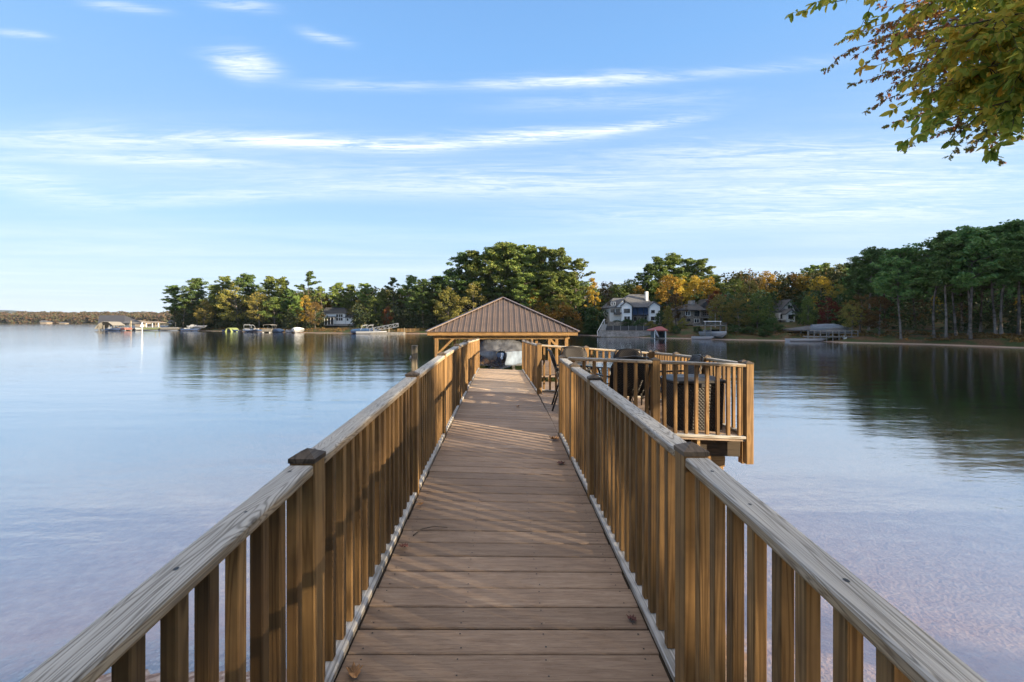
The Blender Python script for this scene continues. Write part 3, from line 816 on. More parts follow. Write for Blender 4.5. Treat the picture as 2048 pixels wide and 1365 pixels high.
hm = MB(); hm.sections(hull_rings(6.4, 2.45, .72, 16)); hm.build('hull', M['hull'], bt, smooth=False, bevel=.01)
# fitted cover: a tent of cloth pulled over windscreen and seats, its skirt hanging past the gunwale
cv = []; n = 22; rr_ = random.Random(3)
for i in range(n + 1):
    s = i / n; y = .15 + s * 6.1
    w = 2.45 / 2 * (1 - (1 - min(1, (.02 + s) / .45)) ** 2.2) if s < .45 else 2.45 / 2
    w += .05
    sh = .72 * (1 + .14 * (1 - s) ** 2)
    ridge = sh + .07 + .44 * float(sstep(.10, .30, np.array(s))) - .16 * float(sstep(.45, .9, np.array(s)))
    ring = []
    for k in range(25):
        u = -1 + 2 * k / 24; au = abs(u)
        fold = .022 * math.sin(k * 2.9 + i * .55) + .018 * math.sin(k * 1.3 - i * 1.1)
        if au > .84:
            q = (au - .84) / .16
            x = w * (1.0 + .02 * q); z = sh + .02 - q * (.26 + .09 * math.sin(i * 1.7 + (u > 0)))
        else:
            x = w * au / .84
            z = sh + .03 + (ridge - sh) * (1 - (au / .84) ** 4.5)
        ring.append((math.copysign(x, u) + fold * .6, y + fold, z + fold * (.5 + .8 * (1 - au))))
    cv.append(ring)
cm = MB(); cm.sections(cv, cap=False, close=False); co_ = cm.build('boat_cover', M['tarp'], bt, smooth=True)
sm = co_.modifiers.new('thick', 'SOLIDIFY'); sm.thickness = .012
# a lighter sheet hanging over the starboard bow
sh_ = []
for i in range(9):
    s = i / 8; ring = []
    for k in range(9):
        u = k / 8
        w = 2.45 / 2 * (1 - (1 - min(1, (.03 + s * .42) / .45)) ** 2.2)
        x = .03 + w * (1 - .12 * u) * 1.03; z = .86 - u * .62 + .02 * math.sin(i * 2 + k)
        ring.append((x + .03 * math.sin(i * 1.9 + k * .7), .05 + s * 2.7, z + .1 * u * (1 - s)))
    sh_.append(ring)
pm = MB(); pm.sections(sh_, cap=False, close=False); po = pm.build('cover_flap', M['palecanvas'], bt, smooth=True)
sm = po.modifiers.new('thick', 'SOLIDIFY'); sm.thickness = .01
tw = MB()
for sx in (-1, 1):
    tw.path([(sx * 1.12, 3.2, .8), (sx * 1.0, 2.9, 1.35), (sx * .8, 2.75, 1.5)], .022)
tw.path([(-.8, 2.75, 1.5), (.8, 2.75, 1.5)], .022)
tw.build('tower', M['alu'], bt, smooth=True)
lf = empty('boat_lift', (-.1, 18.3, 0), 0, 'cradle boat lift holding the covered boat under the boathouse roof', 'boat lift')
for yy in (.3, 3.6):
    lumber('cradle_beam', (-1.38, yy, .86), (1.3, yy, .86), .12, .12, M['steel'], lf)
    for sx in (-1.38, 1.3):
        m_ = MB().tube((sx, yy, .9), (sx, yy, 2.36), .012); m_.build('cable', M['steel'], lf)
for sx in (-.55, .55): lumber('bunk', (sx, .1, .945), (sx, 4.2, .945), .12, .05, M['greydock'], lf)

# lone mooring pile left of the walkway
ml = empty('mooring_pile', (-1.78, 8.6, 0), 0, 'bare wooden mooring pile standing in the water left of the walkway', 'pile')
lumber('pile', (0, 0, -1.3), (0, 0, 2.54), .11, .105, M['old'], ml, bevel=.008, up=Vector((0, 1, 0)))
tg = MB().tube((-.056, -.02, 2.30), (-.075, -.02, 2.30), .03); tg.path([(-.07, -.02, 2.33), (-.10, -.02, 2.28), (-.07, -.02, 2.22)], .006); tg.build('mooring_hook', M['steel'], ml)

# ------------------------------------------------------------------ furniture on the platform
def tubes(paths, r=.013):
    mb = MB()
    for p in paths: mb.path(p, r, 8)
    return mb
def chair(loc, rz, label):
    """woven outdoor armchair; it faces local -y"""
    x, y = loc
    c = empty('patio_chair', P(x, y, .001), rz, label, 'chair', 'black wicker chairs on the platform')
    seat = MB(); n = 8; rings = []
    for i in range(n + 1):
        t = i / n; yy = -.25 + .48 * t; zz = .43 - .03 * math.sin(t * math.pi)
        if i == 0: zz -= .025
        rings.append([(-.25, yy, zz), (-.1, yy, zz - .012), (.1, yy, zz - .012), (.25, yy, zz)])
    seat.sections(rings, close=False)
    o = seat.build('seat', M['wicker'], c, smooth=True); o.modifiers.new('t', 'SOLIDIFY').thickness = .02
    bk = []
    for i in range(10):
        t = i / 9; zz = .42 + .50 * t; yy = .23 + .12 * t + .03 * t * t
        w = .255 - .05 * max(0, t - .72) / .28 * 1.0
        if t > .93: w *= .86
        bk.append([(w * u, yy + .035 * (1 - u * u) * 1.0, zz - (.02 * abs(u) ** 3 if t > .8 else 0)) for u in (-1, -.6, -.2, .2, .6, 1)])
    b = MB(); b.sections(bk, close=False); o = b.build('backrest', M['wicker'], c, smooth=True); o.modifiers.new('t', 'SOLIDIFY').thickness = .022
    for sx in (-1, 1):
        tubes([[(sx*.27, -.26, .02), (sx*.27, -.25, .43), (sx*.275, -.24, .60), (sx*.28, -.20, .645), (sx*.285, .05, .65), (sx*.275, .28, .66)]], .014).build('armrest', M['blackmetal'], c, smooth=True)
        tubes([[(sx*.27, -.30, 0), (sx*.265, -.25, .43)]], .014).build('leg', M['blackmetal'], c, smooth=True)
        tubes([[(sx*.27, .36, 0), (sx*.262, .23, .42), (sx*.262, .36, .80), (sx*.22, .39, .91)]], .014).build('leg', M['blackmetal'], c, smooth=True)
    tubes([[(-.265, -.25, .415), (.265, -.25, .415)], [(-.265, .22, .40), (.265, .22, .40)], [(-.22, .39, .91), (0, .42, .935), (.22, .39, .91)]], .013).build('frame', M['blackmetal'], c, smooth=True)
    return c
chair((1.12, 6.74), R(84), 'black wicker chair standing at the opening from walkway to platform')
chair((1.40, 7.72), R(14), 'black wicker chair at the rear of the table, its back to the boathouse')
chair((1.62, 5.98), R(-172), 'black wicker chair with its back to the front railing')
chair((2.25, 7.85), R(-20), 'low black wicker chair behind the table near the rear railing corner')
chair((2.58, 6.60), R(-95), 'black wicker chair by the outer side railing, facing the table')
tb = empty('patio_table', P(1.75, 6.85, .001), 0, 'round dark glass topped patio table on the platform', 'table')
n = 40
tm = MB()
tm.sections([[(r * math.cos(2*math.pi*k/n), r * math.sin(2*math.pi*k/n), z) for k in range(n)] for r, z in ((.56, .715), (.575, .72), (.575, .732), (.565, .737))])
tm.build('tabletop', plain('smoked_glass', (.03, .045, .07), .08, spec=.9), tb, bevel=0)
for k in range(4):
    a = math.pi / 4 + k * math.pi / 2
    tubes([[(.42*math.cos(a), .42*math.sin(a), 0), (.25*math.cos(a), .25*math.sin(a), .4), (.45*math.cos(a), .45*math.sin(a), .71)]], .016).build('leg', M['blackmetal'], tb, smooth=True)
tm = MB(); tm.path([(.27*math.cos(2*math.pi*k/24), .27*math.sin(2*math.pi*k/24), .38) for k in range(25)], .01); tm.build('brace_ring', M['blackmetal'], tb)
bx = empty('storage_box', P(2.56, 5.86, .001), R(4), 'black wicker patterned plastic storage box standing behind the front railing', 'storage box')
m_ = MB()
w, d, h = .33, .24, .62
m_.hexa([(-w*.94,-d*.94,0),(w*.94,-d*.94,0),(w*.94,d*.94,0),(-w*.94,d*.94,0),(-w,-d,h),(w,-d,h),(w,d,h),(-w,d,h)])
m_.build('body', M['wicker'], bx, bevel=.012)
m_ = MB(); m_.sections([[(-w-.02,-d-.02,h-.0),(w+.02,-d-.02,h),(w+.02,d+.02,h),(-w-.02,d+.02,h)],[(-w-.02,-d-.02,h+.035),(w+.02,-d-.02,h+.035),(w+.02,d+.02,h+.035),(-w-.02,d+.02,h+.035)],[(-w*.8,-d*.7,h+.075),(w*.8,-d*.7,h+.075),(w*.8,d*.7,h+.075),(-w*.8,d*.7,h+.075)]])
m_.build('lid', M['black'], bx, bevel=.008)
m_ = MB().box((0, -d - .03, h - .02), (.10, .02, .05)); m_.build('latch', M['black'], bx, bevel=.004)

# ------------------------------------------------------------------ litter on the deck
def dry_leaf(x, y, size, rz, curl, mat, label):
    out = [(0,-.5),(.10,-.42),(.30,-.30),(.20,-.18),(.42,-.02),(.24,.08),(.30,.28),(.12,.26),(0,.52)]
    pts = out + [(-a, b) for a, b in out[-2:0:-1]]
    mb = MB(); vs = [(px * size, py * size, size * (curl * (px * px * 2.2 + py * py * .8) + .05 * math.sin(9 * px + 5 * py)) + .008) for px, py in pts]
    vs.append((0, 0, .012)); k = len(pts)
    mb.add(vs, [(i, (i + 1) % k, k) for i in range(k)])
    o = mb.build('dry_leaf', mat, None); o.location = P(x, y, .003); o.rotation_euler = (R(4), R(6), rz)
    o.modifiers.new('t', 'SOLIDIFY').thickness = .002
    return tag(o, label, 'leaf', 'dry leaves lying on the walkway')
M['dryleaf'] = plain('dry_leaf', (.36, .20, .09), .8, var=.4, scale=30)
M['darkleaf'] = plain('dark_dry_leaf', (.12, .05, .045), .8, var=.4, scale=30)
dry_leaf(.575, 4.92, .13, 1.0, .9, M['dryleaf'], 'curled tan leaf at the foot of the last post of the near right railing')
dry_leaf(.55, 4.12, .10, 2.2, .5, M['darkleaf'], 'dark red leaf on the deck beside the right railing')
dry_leaf(-.60, 1.72, .075, .4, 1.1, M['dryleaf'], 'curled pale leaf at the foot of the nearest left post')
dry_leaf(-.615, 3.16, .06, 2.4, 1.0, M['dryleaf'], 'small tan leaf at the base of the second left post')
dry_leaf(-.61, 2.62, .06, 1.4, .8, M['darkleaf'], 'small dark leaf at the edge of the deck under the left railing')
dry_leaf(.60, 2.02, .05, .9, .9, M['darkleaf'], 'small dark leaf at the edge of the deck under the right railing')
dry_leaf(.22, 6.7, .07, 1.9, .8, M['dryleaf'], 'tan leaf in the middle of the deck beside the platform opening')
tw = MB(); tw.path([(-.58, 2.76, 0), (-.54, 2.82, .012), (-.46, 2.85, .016), (-.37, 2.845, .010)], [.0035, .003, .0025, .002], 6)
o = tw.build('twig', M['bark'], None); o.location = (0, 0, deck_z(-.5, 2.8) + .004); tag(o, 'thin dark twig lying on the deck near the left railing', 'twig')
# ------------------------------------------------------------------ foliage
def leaf_quads(centres, radii, per, size, rs, flat=1.0, thin=.55):
    """per leaves round each centre (ellipsoid radii), each a small kinked card with its own tilt"""
    centres = np.asarray(centres, float); n = len(centres)
    if n == 0: return np.zeros((0, 3)), np.zeros((0, 4), int)
    c = np.repeat(centres, per, 0); rad = np.repeat(np.asarray(radii, float).reshape(n, -1) * np.ones((n, 3)), per, 0)
    d = rs.normal(size=c.shape); d /= np.linalg.norm(d, axis=1, keepdims=True)
    p = c + d * rad * (rs.uniform(.25, 1.0, (len(c), 1)) ** .6)
    nrm = rs.normal(size=c.shape) + np.array([0, 0, flat]) + d * .8; nrm /= np.linalg.norm(nrm, axis=1, keepdims=True)
    t = rs.normal(size=c.shape); t -= (t * nrm).sum(1, keepdims=True) * nrm; t /= np.linalg.norm(t, axis=1, keepdims=True)
    b = np.cross(nrm, t)
    s = size * rs.uniform(.6, 1.35, (len(c), 1))
    k = rs.uniform(-.25, .25, (len(c), 1))
    v = np.stack([p - t * s, p - b * s * thin + nrm * s * k, p + t * s, p + b * s * thin + nrm * s * k], 1).reshape(-1, 3)
    q = np.arange(len(c) * 4).reshape(-1, 4)
    return v, q

def crown_mesh(name, centres, radii, per, size, seed, mat, flat=.6, thin=.55):
    v, q = leaf_quads(centres, radii, per, size, np.random.RandomState(seed), flat, thin)
    me = np_mesh(name, v, q); me.materials.append(mat); return me

# every prototype is one unit tall; copies are scaled to their height
def pine_proto(seed, mat, bare=.40, spread=.17, n=56, lean=0.0, clump=.050, per=70, bark='bark', rounded=1.0):
    rr = random.Random(seed); rs = np.random.RandomState(seed)
    mb = MB()
    bend = lambda z: Vector((lean * z * z + .012 * math.sin(z * 5 + seed), .01 * math.sin(z * 4 + seed * 2), z))
    hs = [0, .015, .06, .2, .4, .6, .8, .95]
    mb.path([bend(h) for h in hs], [.0155, .0125, .0105, .0092, .0080, .0062, .0035, .0012], 7)
    cs = []; ra = []
    for i in range(n):
        t = (i + rr.random()) / n; z = bare + (1 - bare) * t ** .9
        env = spread * (math.sin(math.pi * min(1, .18 + .80 * (t * .92 + .02))) ** .8) * rounded
        env *= rr.choice([.45, .7, .95, 1.0, 1.15, 1.3])
        a = rr.uniform(0, 2 * math.pi)
        root = bend(z - .03 * rr.random() - .02); tip = bend(z) + Vector((math.cos(a) * env, math.sin(a) * env, .018 + .02 * rr.random()))
        mid = root.lerp(tip, .55) + Vector((0, 0, -.008))
        mb.path([root, mid, tip], [.0034, .0022, .0008], 4, cap=False)
        for k in range(3):
            f = (.95, .7, .5)[k]
            c = root.lerp(tip, f) + Vector((rr.uniform(-1, 1), rr.uniform(-1, 1), rr.uniform(-.3, .9))) * clump * .7
            cs.append(tuple(c)); w = clump * rr.uniform(.6, 1.25) * (1.0, .85, .65)[k]; ra.append((w, w, w * .52))
    for k in range(5):
        c = bend(.975 + .005 * k) + Vector((rr.uniform(-.02, .02), rr.uniform(-.02, .02), -.01)); cs.append(tuple(c)); ra.append((clump * .7, clump * .7, clump * .5))
    for i in range(4):                                  # dead stubs below the crown
        z = bare * rr.uniform(.55, .98); a = rr.uniform(0, 6.28)
        p = bend(z); mb.path([p, p + Vector((math.cos(a) * .05, math.sin(a) * .05, .004))], [.0016, .0005], 4, cap=False)
    tm = mb.mesh('trunk', smooth=True); tm.materials.append(M[bark])
    return tm, crown_mesh('crown', cs, ra, per, .0125, seed, M[mat], .5, .5)

def broad_proto(seed, mat, bare=.25, spread=.30, n=64, clump=.075, per=52, sparse=False, leaf=.0145, col=False, bark='barkgrey'):
    rr = random.Random(seed); mb = MB()
    top = Vector((rr.uniform(-.03, .03), rr.uniform(-.03, .03), .80))
    tk = lambda z: Vector((.015 * math.sin(z * 6 + seed), .012 * math.sin(z * 5 + 2 * seed), 0)) + top * z / .8
    mb.path([tk(z) for z in (0, .02, .1, .25, .45, .65, .80)], [.022, .017, .0145, .0125, .0095, .006, .002], 7)
    cs = []; ra = []
    for i in range(n):
        u = rr.random(); a = rr.uniform(0, 6.283); t = rr.random()
        z = bare + (1 - bare) * (t * .95 + .02)
        prof = math.sin(math.pi * (.10 + .86 * t) ** .85) ** .7 if not col else (1 - t) ** .8 + .08
        r = spread * prof * math.sqrt(rr.uniform(.15, 1.0)) * rr.choice([.8, .95, 1.0, 1.12])
        c = Vector((math.cos(a) * r, math.sin(a) * r, z - .02))
        w = clump * rr.uniform(.55, 1.25)
        cs.append(tuple(c)); ra.append((w, w, w * .72))
        if i % 2 == 0:
            r0 = tk(max(bare * .8, min(.78, z - .10 - .35 * r)))
            mb.path([r0, r0.lerp(c, .5) + Vector((0, 0, .012)), c], [.0058 * (1.1 - z), .0034 * (1.1 - z), .0007], 4, cap=False)
    tm = mb.mesh('trunk', smooth=True); tm.materials.append(M[bark])
    return tm, crown_mesh('crown', cs, ra, per, leaf, seed + 50, M[mat], .4, .62)

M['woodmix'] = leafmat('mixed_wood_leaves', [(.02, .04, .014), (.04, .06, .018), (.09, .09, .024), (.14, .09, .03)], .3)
PR = {}
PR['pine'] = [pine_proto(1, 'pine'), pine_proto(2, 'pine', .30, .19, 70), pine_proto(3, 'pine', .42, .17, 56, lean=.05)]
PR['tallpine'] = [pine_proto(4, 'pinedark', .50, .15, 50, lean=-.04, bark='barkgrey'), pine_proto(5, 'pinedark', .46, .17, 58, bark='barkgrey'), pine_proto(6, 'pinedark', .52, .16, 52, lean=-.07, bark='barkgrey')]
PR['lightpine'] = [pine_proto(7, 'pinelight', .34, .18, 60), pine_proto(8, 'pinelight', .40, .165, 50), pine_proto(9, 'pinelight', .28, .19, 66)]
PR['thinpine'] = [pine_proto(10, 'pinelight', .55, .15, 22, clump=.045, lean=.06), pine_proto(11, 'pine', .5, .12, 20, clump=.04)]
PR['green'] = [broad_proto(21, 'oakgreen'), broad_proto(22, 'oakgreen', .2, .27)]
PR['olive'] = [broad_proto(23, 'olive'), broad_proto(24, 'olive', .2, .32)]
PR['yellow'] = [broad_proto(25, 'yellow', .22, .28), broad_proto(26, 'yellow', .3, .24, 50)]
PR['orange'] = [broad_proto(27, 'orange', .2, .30)]
PR['rust'] = [broad_proto(28, 'rust', .2, .32), broad_proto(29, 'rust', .25, .36, 50, per=40)]
PR['red'] = [broad_proto(30, 'red', .2, .32)]
PR['bare'] = [broad_proto(31, 'rust', .3, .26, 44, per=9)]
PR['slim'] = [broad_proto(32, 'yellow', .12, .15, 46, clump=.05)]
PR['bush'] = [broad_proto(33, 'shrub', .02, .48, 60, clump=.14, per=60, leaf=.03), broad_proto(34, 'shrub', .02, .55, 60, clump=.15, per=60, leaf=.03)]
PR['oliveb'] = [broad_proto(35, 'olive', .02, .5, 60, clump=.14, per=55, leaf=.03)]
PR['pinkb'] = [broad_proto(36, 'orange', .03, .5, 50, clump=.13, per=40, leaf=.03)]
PR['cone'] = [broad_proto(37, 'olive', .04, .27, 80, clump=.075, per=60, col=True, leaf=.018)]
CATS = {'pine': ('pine_tree', 'pine'), 'tallpine': ('pine_tree', 'pine'), 'lightpine': ('pine_tree', 'pine'), 'thinpine': ('pine_tree', 'pine'), 'bush': ('shrub', 'shrub'), 'oliveb': ('shrub', 'shrub'), 'pinkb': ('shrub', 'shrub'), 'cone': ('conical_tree', 'tree')}
trng = random.Random(99)
USED = {}
def tree_at(kind, x, y, h, label, group, ws=1.0, z=None):
    nm, cat = CATS.get(kind, ('broadleaf_tree', 'tree'))
    k = USED.get(kind, 0); USED[kind] = k + 1
    tm, cm = PR[kind][k % len(PR[kind])]
    g = gz(x, y) if z is None else z
    e = empty(nm, (x, y, g - .12), trng.uniform(0, 6.28), label, cat, group)
    s = h + .12
    e.scale = (s * ws, s * ws, s)
    link('trunk' if cat != 'shrub' else 'stem', tm, None, e); link('crown' if cat != 'shrub' else 'foliage', cm, None, e)
    return e
def shore_d(px):
    return float(np.interp(px, [300,335,420,500,600,700,850,1000,1170,1300,1450,1590,1700,1850,2048,2200], [168,161,147,136,123,117,112,105,99,83,73.7,69.7,63,58.6,49.6,46]))
def tree(kind, px, top, off, label, group, ws=1.0):
    d = shore_d(px) + off
    x, y = PX(px, d), d
    k = .965 if 'pine' in kind else .985
    return tree_at(kind, x, y, (PZ(top, d) - gz(x, y)) * k, label, group, ws)
GP = 'trees on the wooded point across the water'
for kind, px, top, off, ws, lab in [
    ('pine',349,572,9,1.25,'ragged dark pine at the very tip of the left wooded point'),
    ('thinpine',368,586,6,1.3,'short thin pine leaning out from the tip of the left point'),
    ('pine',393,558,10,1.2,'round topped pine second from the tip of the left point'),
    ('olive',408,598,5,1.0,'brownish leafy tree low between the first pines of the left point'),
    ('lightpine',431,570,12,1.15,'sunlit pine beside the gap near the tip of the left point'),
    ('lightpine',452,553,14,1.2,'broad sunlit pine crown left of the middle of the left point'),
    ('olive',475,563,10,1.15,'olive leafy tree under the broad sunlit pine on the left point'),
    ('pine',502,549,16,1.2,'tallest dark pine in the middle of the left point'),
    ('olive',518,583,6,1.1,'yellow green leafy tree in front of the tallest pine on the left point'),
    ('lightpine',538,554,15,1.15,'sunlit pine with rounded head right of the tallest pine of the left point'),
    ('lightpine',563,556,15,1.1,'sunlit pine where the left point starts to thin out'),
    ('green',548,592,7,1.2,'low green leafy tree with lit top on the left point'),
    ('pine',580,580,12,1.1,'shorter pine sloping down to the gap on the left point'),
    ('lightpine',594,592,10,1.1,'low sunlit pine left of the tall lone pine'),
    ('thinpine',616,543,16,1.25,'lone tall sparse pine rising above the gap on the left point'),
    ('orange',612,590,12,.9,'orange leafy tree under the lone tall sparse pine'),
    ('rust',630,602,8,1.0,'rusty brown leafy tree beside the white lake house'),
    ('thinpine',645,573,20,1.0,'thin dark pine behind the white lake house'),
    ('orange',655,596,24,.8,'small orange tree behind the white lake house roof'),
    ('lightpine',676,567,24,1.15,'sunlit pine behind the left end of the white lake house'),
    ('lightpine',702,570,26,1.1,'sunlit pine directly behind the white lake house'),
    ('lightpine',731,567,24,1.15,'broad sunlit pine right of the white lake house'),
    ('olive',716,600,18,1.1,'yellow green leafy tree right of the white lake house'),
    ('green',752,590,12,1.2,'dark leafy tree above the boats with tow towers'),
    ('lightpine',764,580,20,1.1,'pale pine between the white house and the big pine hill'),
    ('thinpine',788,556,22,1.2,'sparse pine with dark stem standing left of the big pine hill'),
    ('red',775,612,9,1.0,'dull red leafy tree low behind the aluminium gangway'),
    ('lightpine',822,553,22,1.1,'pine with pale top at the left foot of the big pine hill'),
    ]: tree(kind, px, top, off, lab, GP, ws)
GC = 'trees of the big pine hill behind the boathouse'
for kind, px, top, off, ws, lab in [
    ('pine',846,560,9,1.2,'dark pine low on the left flank of the pine hill'),
    ('pine',872,551,10,1.2,'dark pine on the left flank above the boathouse eave'),
    ('pine',901,539,12,1.25,'dark pine stepping up the left flank of the pine hill'),
    ('pine',930,507,14,1.2,'tall dark pine at the left shoulder of the pine hill'),
    ('lightpine',952,503,13,1.1,'second tall dark pine of the left shoulder of the pine hill'),
    ('pine',975,495,15,1.15,'tall dark pine left of the summit of the pine hill'),
    ('lightpine',1000,488,14,1.2,'highest pine of the hill, straight above the boathouse roof peak'),
    ('lightpine',1020,489,17,1.1,'second highest pine of the hill beside the summit pine'),
    ('lightpine',1043,490,13,1.2,'sunlit tall pine right of the summit of the pine hill'),
    ('lightpine',1068,495,15,1.15,'sunlit pine with flat head on the right half of the pine hill'),
    ('lightpine',1090,496,14,1.1,'dark topped pine on the right shoulder of the pine hill'),
    ('lightpine',1117,497,12,1.2,'sunlit pine at the right shoulder of the pine hill'),
    ('thinpine',1150,519,12,1.3,'sparse open pine leaning out at the right edge of the pine hill'),
    ('lightpine',1140,550,9,1.1,'lower sunlit pine on the right edge of the pine hill'),
    ('olive',895,574,6,1.1,'yellow green tree in front of the dark left flank of the pine hill'),
    ('olive',944,566,6,1.0,'sunlit yellow green tree left of the boathouse roof peak'),
    ('olive',918,612,3,1.0,'low yellow green tree just above the left roof slope'),
    ('lightpine',1050,548,7,1.3,'bushy sunlit pine low behind the boathouse roof peak'),
    ('orange',1066,575,7,.9,'orange leafy tree between the trunks right of the roof peak'),
    ('lightpine',1105,545,7,1.3,'bushy sunlit pine above the right roof slope'),
    ('orange',1092,606,3,.9,'orange brown tree low above the right roof slope'),
    ('olive',1122,588,4,1.1,'sunlit green gold tree above the right roof corner'),
    ('pinkb',1128,607,2,1.3,'pinkish brown bush above the right roof corner'),
    ]: tree(kind, px, top, off, lab, GC, ws)
GR = 'trees round the houses on the right shore'
for kind, px, top, off, ws, lab in [
    ('green',1172,560,16,1.1,'dark leafy tree between the pine hill and the slender yellow tree'),
    ('slim',1187,553,9,1.0,'slender yellow tree left of the white gabled house'),
    ('rust',1213,560,30,1.1,'brownish tree behind the left wing of the white gabled house'),
    ('green',1238,564,26,1.2,'dark round tree behind the white gabled house roof'),
    ('green',1262,556,30,1.1,'dark tree above the ridge of the white gabled house'),
    ('orange',1278,570,24,.9,'salmon orange tree left of the white chimney'),
    ('pine',1297,531,32,1.15,'tall dark pine behind the white chimney'),
    ('lightpine',1319,516,34,1.1,'tall pine between the two lakeside houses, left of the highest one'),
    ('lightpine',1344,510,36,1.2,'highest pine between the two lakeside houses'),
    ('lightpine',1376,517,38,1.15,'pale pine behind the stone house chimney'),
    ('lightpine',1403,521,38,1.2,'dark headed pine right of the pale pine above the stone house'),
    ('lightpine',1431,550,34,1.1,'lower pine at the right end of the tall pines above the stone house'),
    ('yellow',1337,548,24,.95,'bright yellow tree below the highest pine between the houses'),
    ('yellow',1365,552,26,.9,'yellow gold tree behind the stone house left of its chimney'),
    ('rust',1352,585,16,1.0,'brown leafy tree beside the conical evergreen'),
    ('yellow',1392,550,28,.9,'yellow tree standing between tall trunks above the stone house'),
    ('yellow',1418,553,28,.95,'pale yellow tree right above the stone house gable'),
    ('red',1434,578,20,.9,'reddish tree behind the right end of the stone house'),
    ('green',1306,590,30,1.0,'dark green tree right of the white chimney'),
    ('olive',1441,588,8,1.2,'olive brown tree in front of the right end of the stone house'),
    ('olive',1478,588,8,1.2,'broad olive tree on the bank right of the stone house'),
    ('green',1472,556,26,1.2,'dark tree on the skyline right of the stone house'),
    ('bare',1498,536,26,1.1,'almost bare tall tree on the skyline beside a yellow one'),
    ('olive',1500,560,20,1.1,'gold topped tree under the almost bare tall tree'),
    ('yellow',1535,541,30,.95,'tall yellow topped tree between stone house and far white house'),
    ('green',1515,582,8,.95,'dark green tree leaning over the bank right of the upper deck dock'),
    ('green',1540,590,10,.5,'dark tree just left of the far white house'),
    ('orange',1584,546,36,1.0,'orange gold tree above the far white house'),
    ('yellow',1610,545,34,.95,'bright gold tree right above the far white house'),
    ('green',1616,588,9,.75,'green tree behind the left hip roofed boathouse'),
    ('yellow',1643,551,20,1.0,'brilliant yellow tree above the dark red tree'),
    ('red',1654,592,8,1.05,'dark red tree behind the right hip roofed boathouse'),
    ('lightpine',1626,531,44,1.2,'pale far pine on the hill above the gold tree'),
    ('lightpine',1655,529,46,1.2,'far pine on the hill with sunny top, left of the dark pine stand'),
    ('lightpine',1684,531,44,1.2,'far pine on the hill touching the dark pine stand'),
    ('olive',1680,568,20,1.1,'olive tree between the yellow tree and the dark pine stand'),
    ]: tree(kind, px, top, off, lab, GR, ws)
GB = 'tall dark pines on the right bank'
for kind, px, top, off, ws, lab in [
    ('pine',1716,520,16,1.2,'dark pine at the left end of the right bank stand'),
    ('tallpine',1741,501,9,1.2,'open crowned pine second from the left end of the right bank stand'),
    ('pine',1770,495,13,1.2,'dark pine third from the left end of the right bank stand'),
    ('tallpine',1799,496,2.5,1.15,'leaning grey trunked pine nearest the water at the left of the bank'),
    ('pine',1826,500,12,1.2,'dark pine behind the leaning grey trunked pine'),
    ('tallpine',1868,471,3,1.2,'straight grey trunked pine, first of the close row on the right bank'),
    ('tallpine',1888,468,3,1.1,'leaning grey trunked pine, second of the close row on the right bank'),
    ('tallpine',1908,466,4,1.15,'grey trunked pine, third of the close row on the right bank'),
    ('pine',1921,474,10,1.15,'dark thinner pine set back behind the close row on the right bank'),
    ('tallpine',1938,463,5,1.15,'left one of the twin grey trunks on the right bank'),
    ('tallpine',1946,460,3,1.2,'right one of the twin grey trunks on the right bank, nearest the water'),
    ('pine',1962,458,10,1.2,'dark pine set back right of the twin grey trunks'),
    ('tallpine',1988,452,6,1.2,'curved grey trunked pine right of the twin trunks'),
    ('tallpine',2003,450,6,1.2,'straight pine right of the curved grey trunk'),
    ('tallpine',2034,449,7,1.2,'leaning pine trunk nearest the right edge of the view'),
    ('pine',2050,452,14,1.2,'dark pine at the right edge of the view'),
    ('tallpine',2085,440,6,1.2,'pine beyond the right edge of the view'),
    ('pine',2120,440,10,1.2,'dark pine beyond the right edge of the view'),
    ('rust',1722,586,6,1.25,'brown leaning leafy tree at the water left of the pine stand'),
    ('olive',1704,600,5,1.0,'olive leafy tree beside the dock railing of the right boathouse'),
    ('rust',1758,590,5,1.2,'brown orange leafy tree under the first pines of the stand'),
    ('rust',1838,596,14,1.2,'brown leafy tree in the shade behind the leaning pine'),
    ('yellow',1875,588,24,1.1,'yellow tree glowing behind the close row of pines'),
    ('rust',1925,606,14,1.1,'russet tree deep in the shade behind the twin trunks'),
    ('yellow',2046,590,22,1.1,'yellow leafy tree behind the right edge pines'),
    ]: tree(kind, px, top, off, lab, GB, ws)
GS = 'shrubs along the right shore'
for kind, px, top, off, ws, lab in [
    ('bush',1188,614,4,1.0,'large dark shrub on the bank left of the stone stairs'),
    ('bush',1178,640,2,1.1,'rounded shrub at the end of the beach'),
    ('bush',1204,645,2,.9,'low shrub beside the foot of the stone stairs'),
    ('bush',1322,622,9,.75,'dark shrub against the right gable of the white house'),
    ('cone',1336,611,5,1.0,'conical yellow green evergreen behind the small red roofed boathouse'),
    ('oliveb',1366,636,10,1.0,'yellowish shrub at the corner of the stone house'),
    ('bush',1255,638,9,1.6,'low hedge clump in front of the white house terrace'),
    ('bush',1285,638,9,1.6,'low hedge clump below the screened porch of the white house'),
    ('bush',1234,639,9,1.4,'low hedge clump below the left wing of the white house'),
    ('oliveb',1302,642,7,1.1,'low brownish shrub above the black fence, right end'),
    ('bush',1352,652,4,1.0,'round shrub between red boathouse and stone house lawn'),
    ('bush',1395,652,5,1.5,'low shrub on the lawn of the stone house'),
    ('bush',1470,650,4,1.6,'low shrub bank right of the upper deck dock'),
    ('bush',1500,652,4,1.6,'low shrub bank below the leaning green tree'),
    ('bush',1545,636,6,1.3,'large dark shrub left of the far white house'),
    ('bush',1530,652,3,1.5,'low shrub at the water left of the far boathouses'),
    ('oliveb',1154,640,2,1.2,'brownish shrub above the right roof corner of the boathouse'),
    ]: tree(kind, px, top, off, lab, GS, ws)

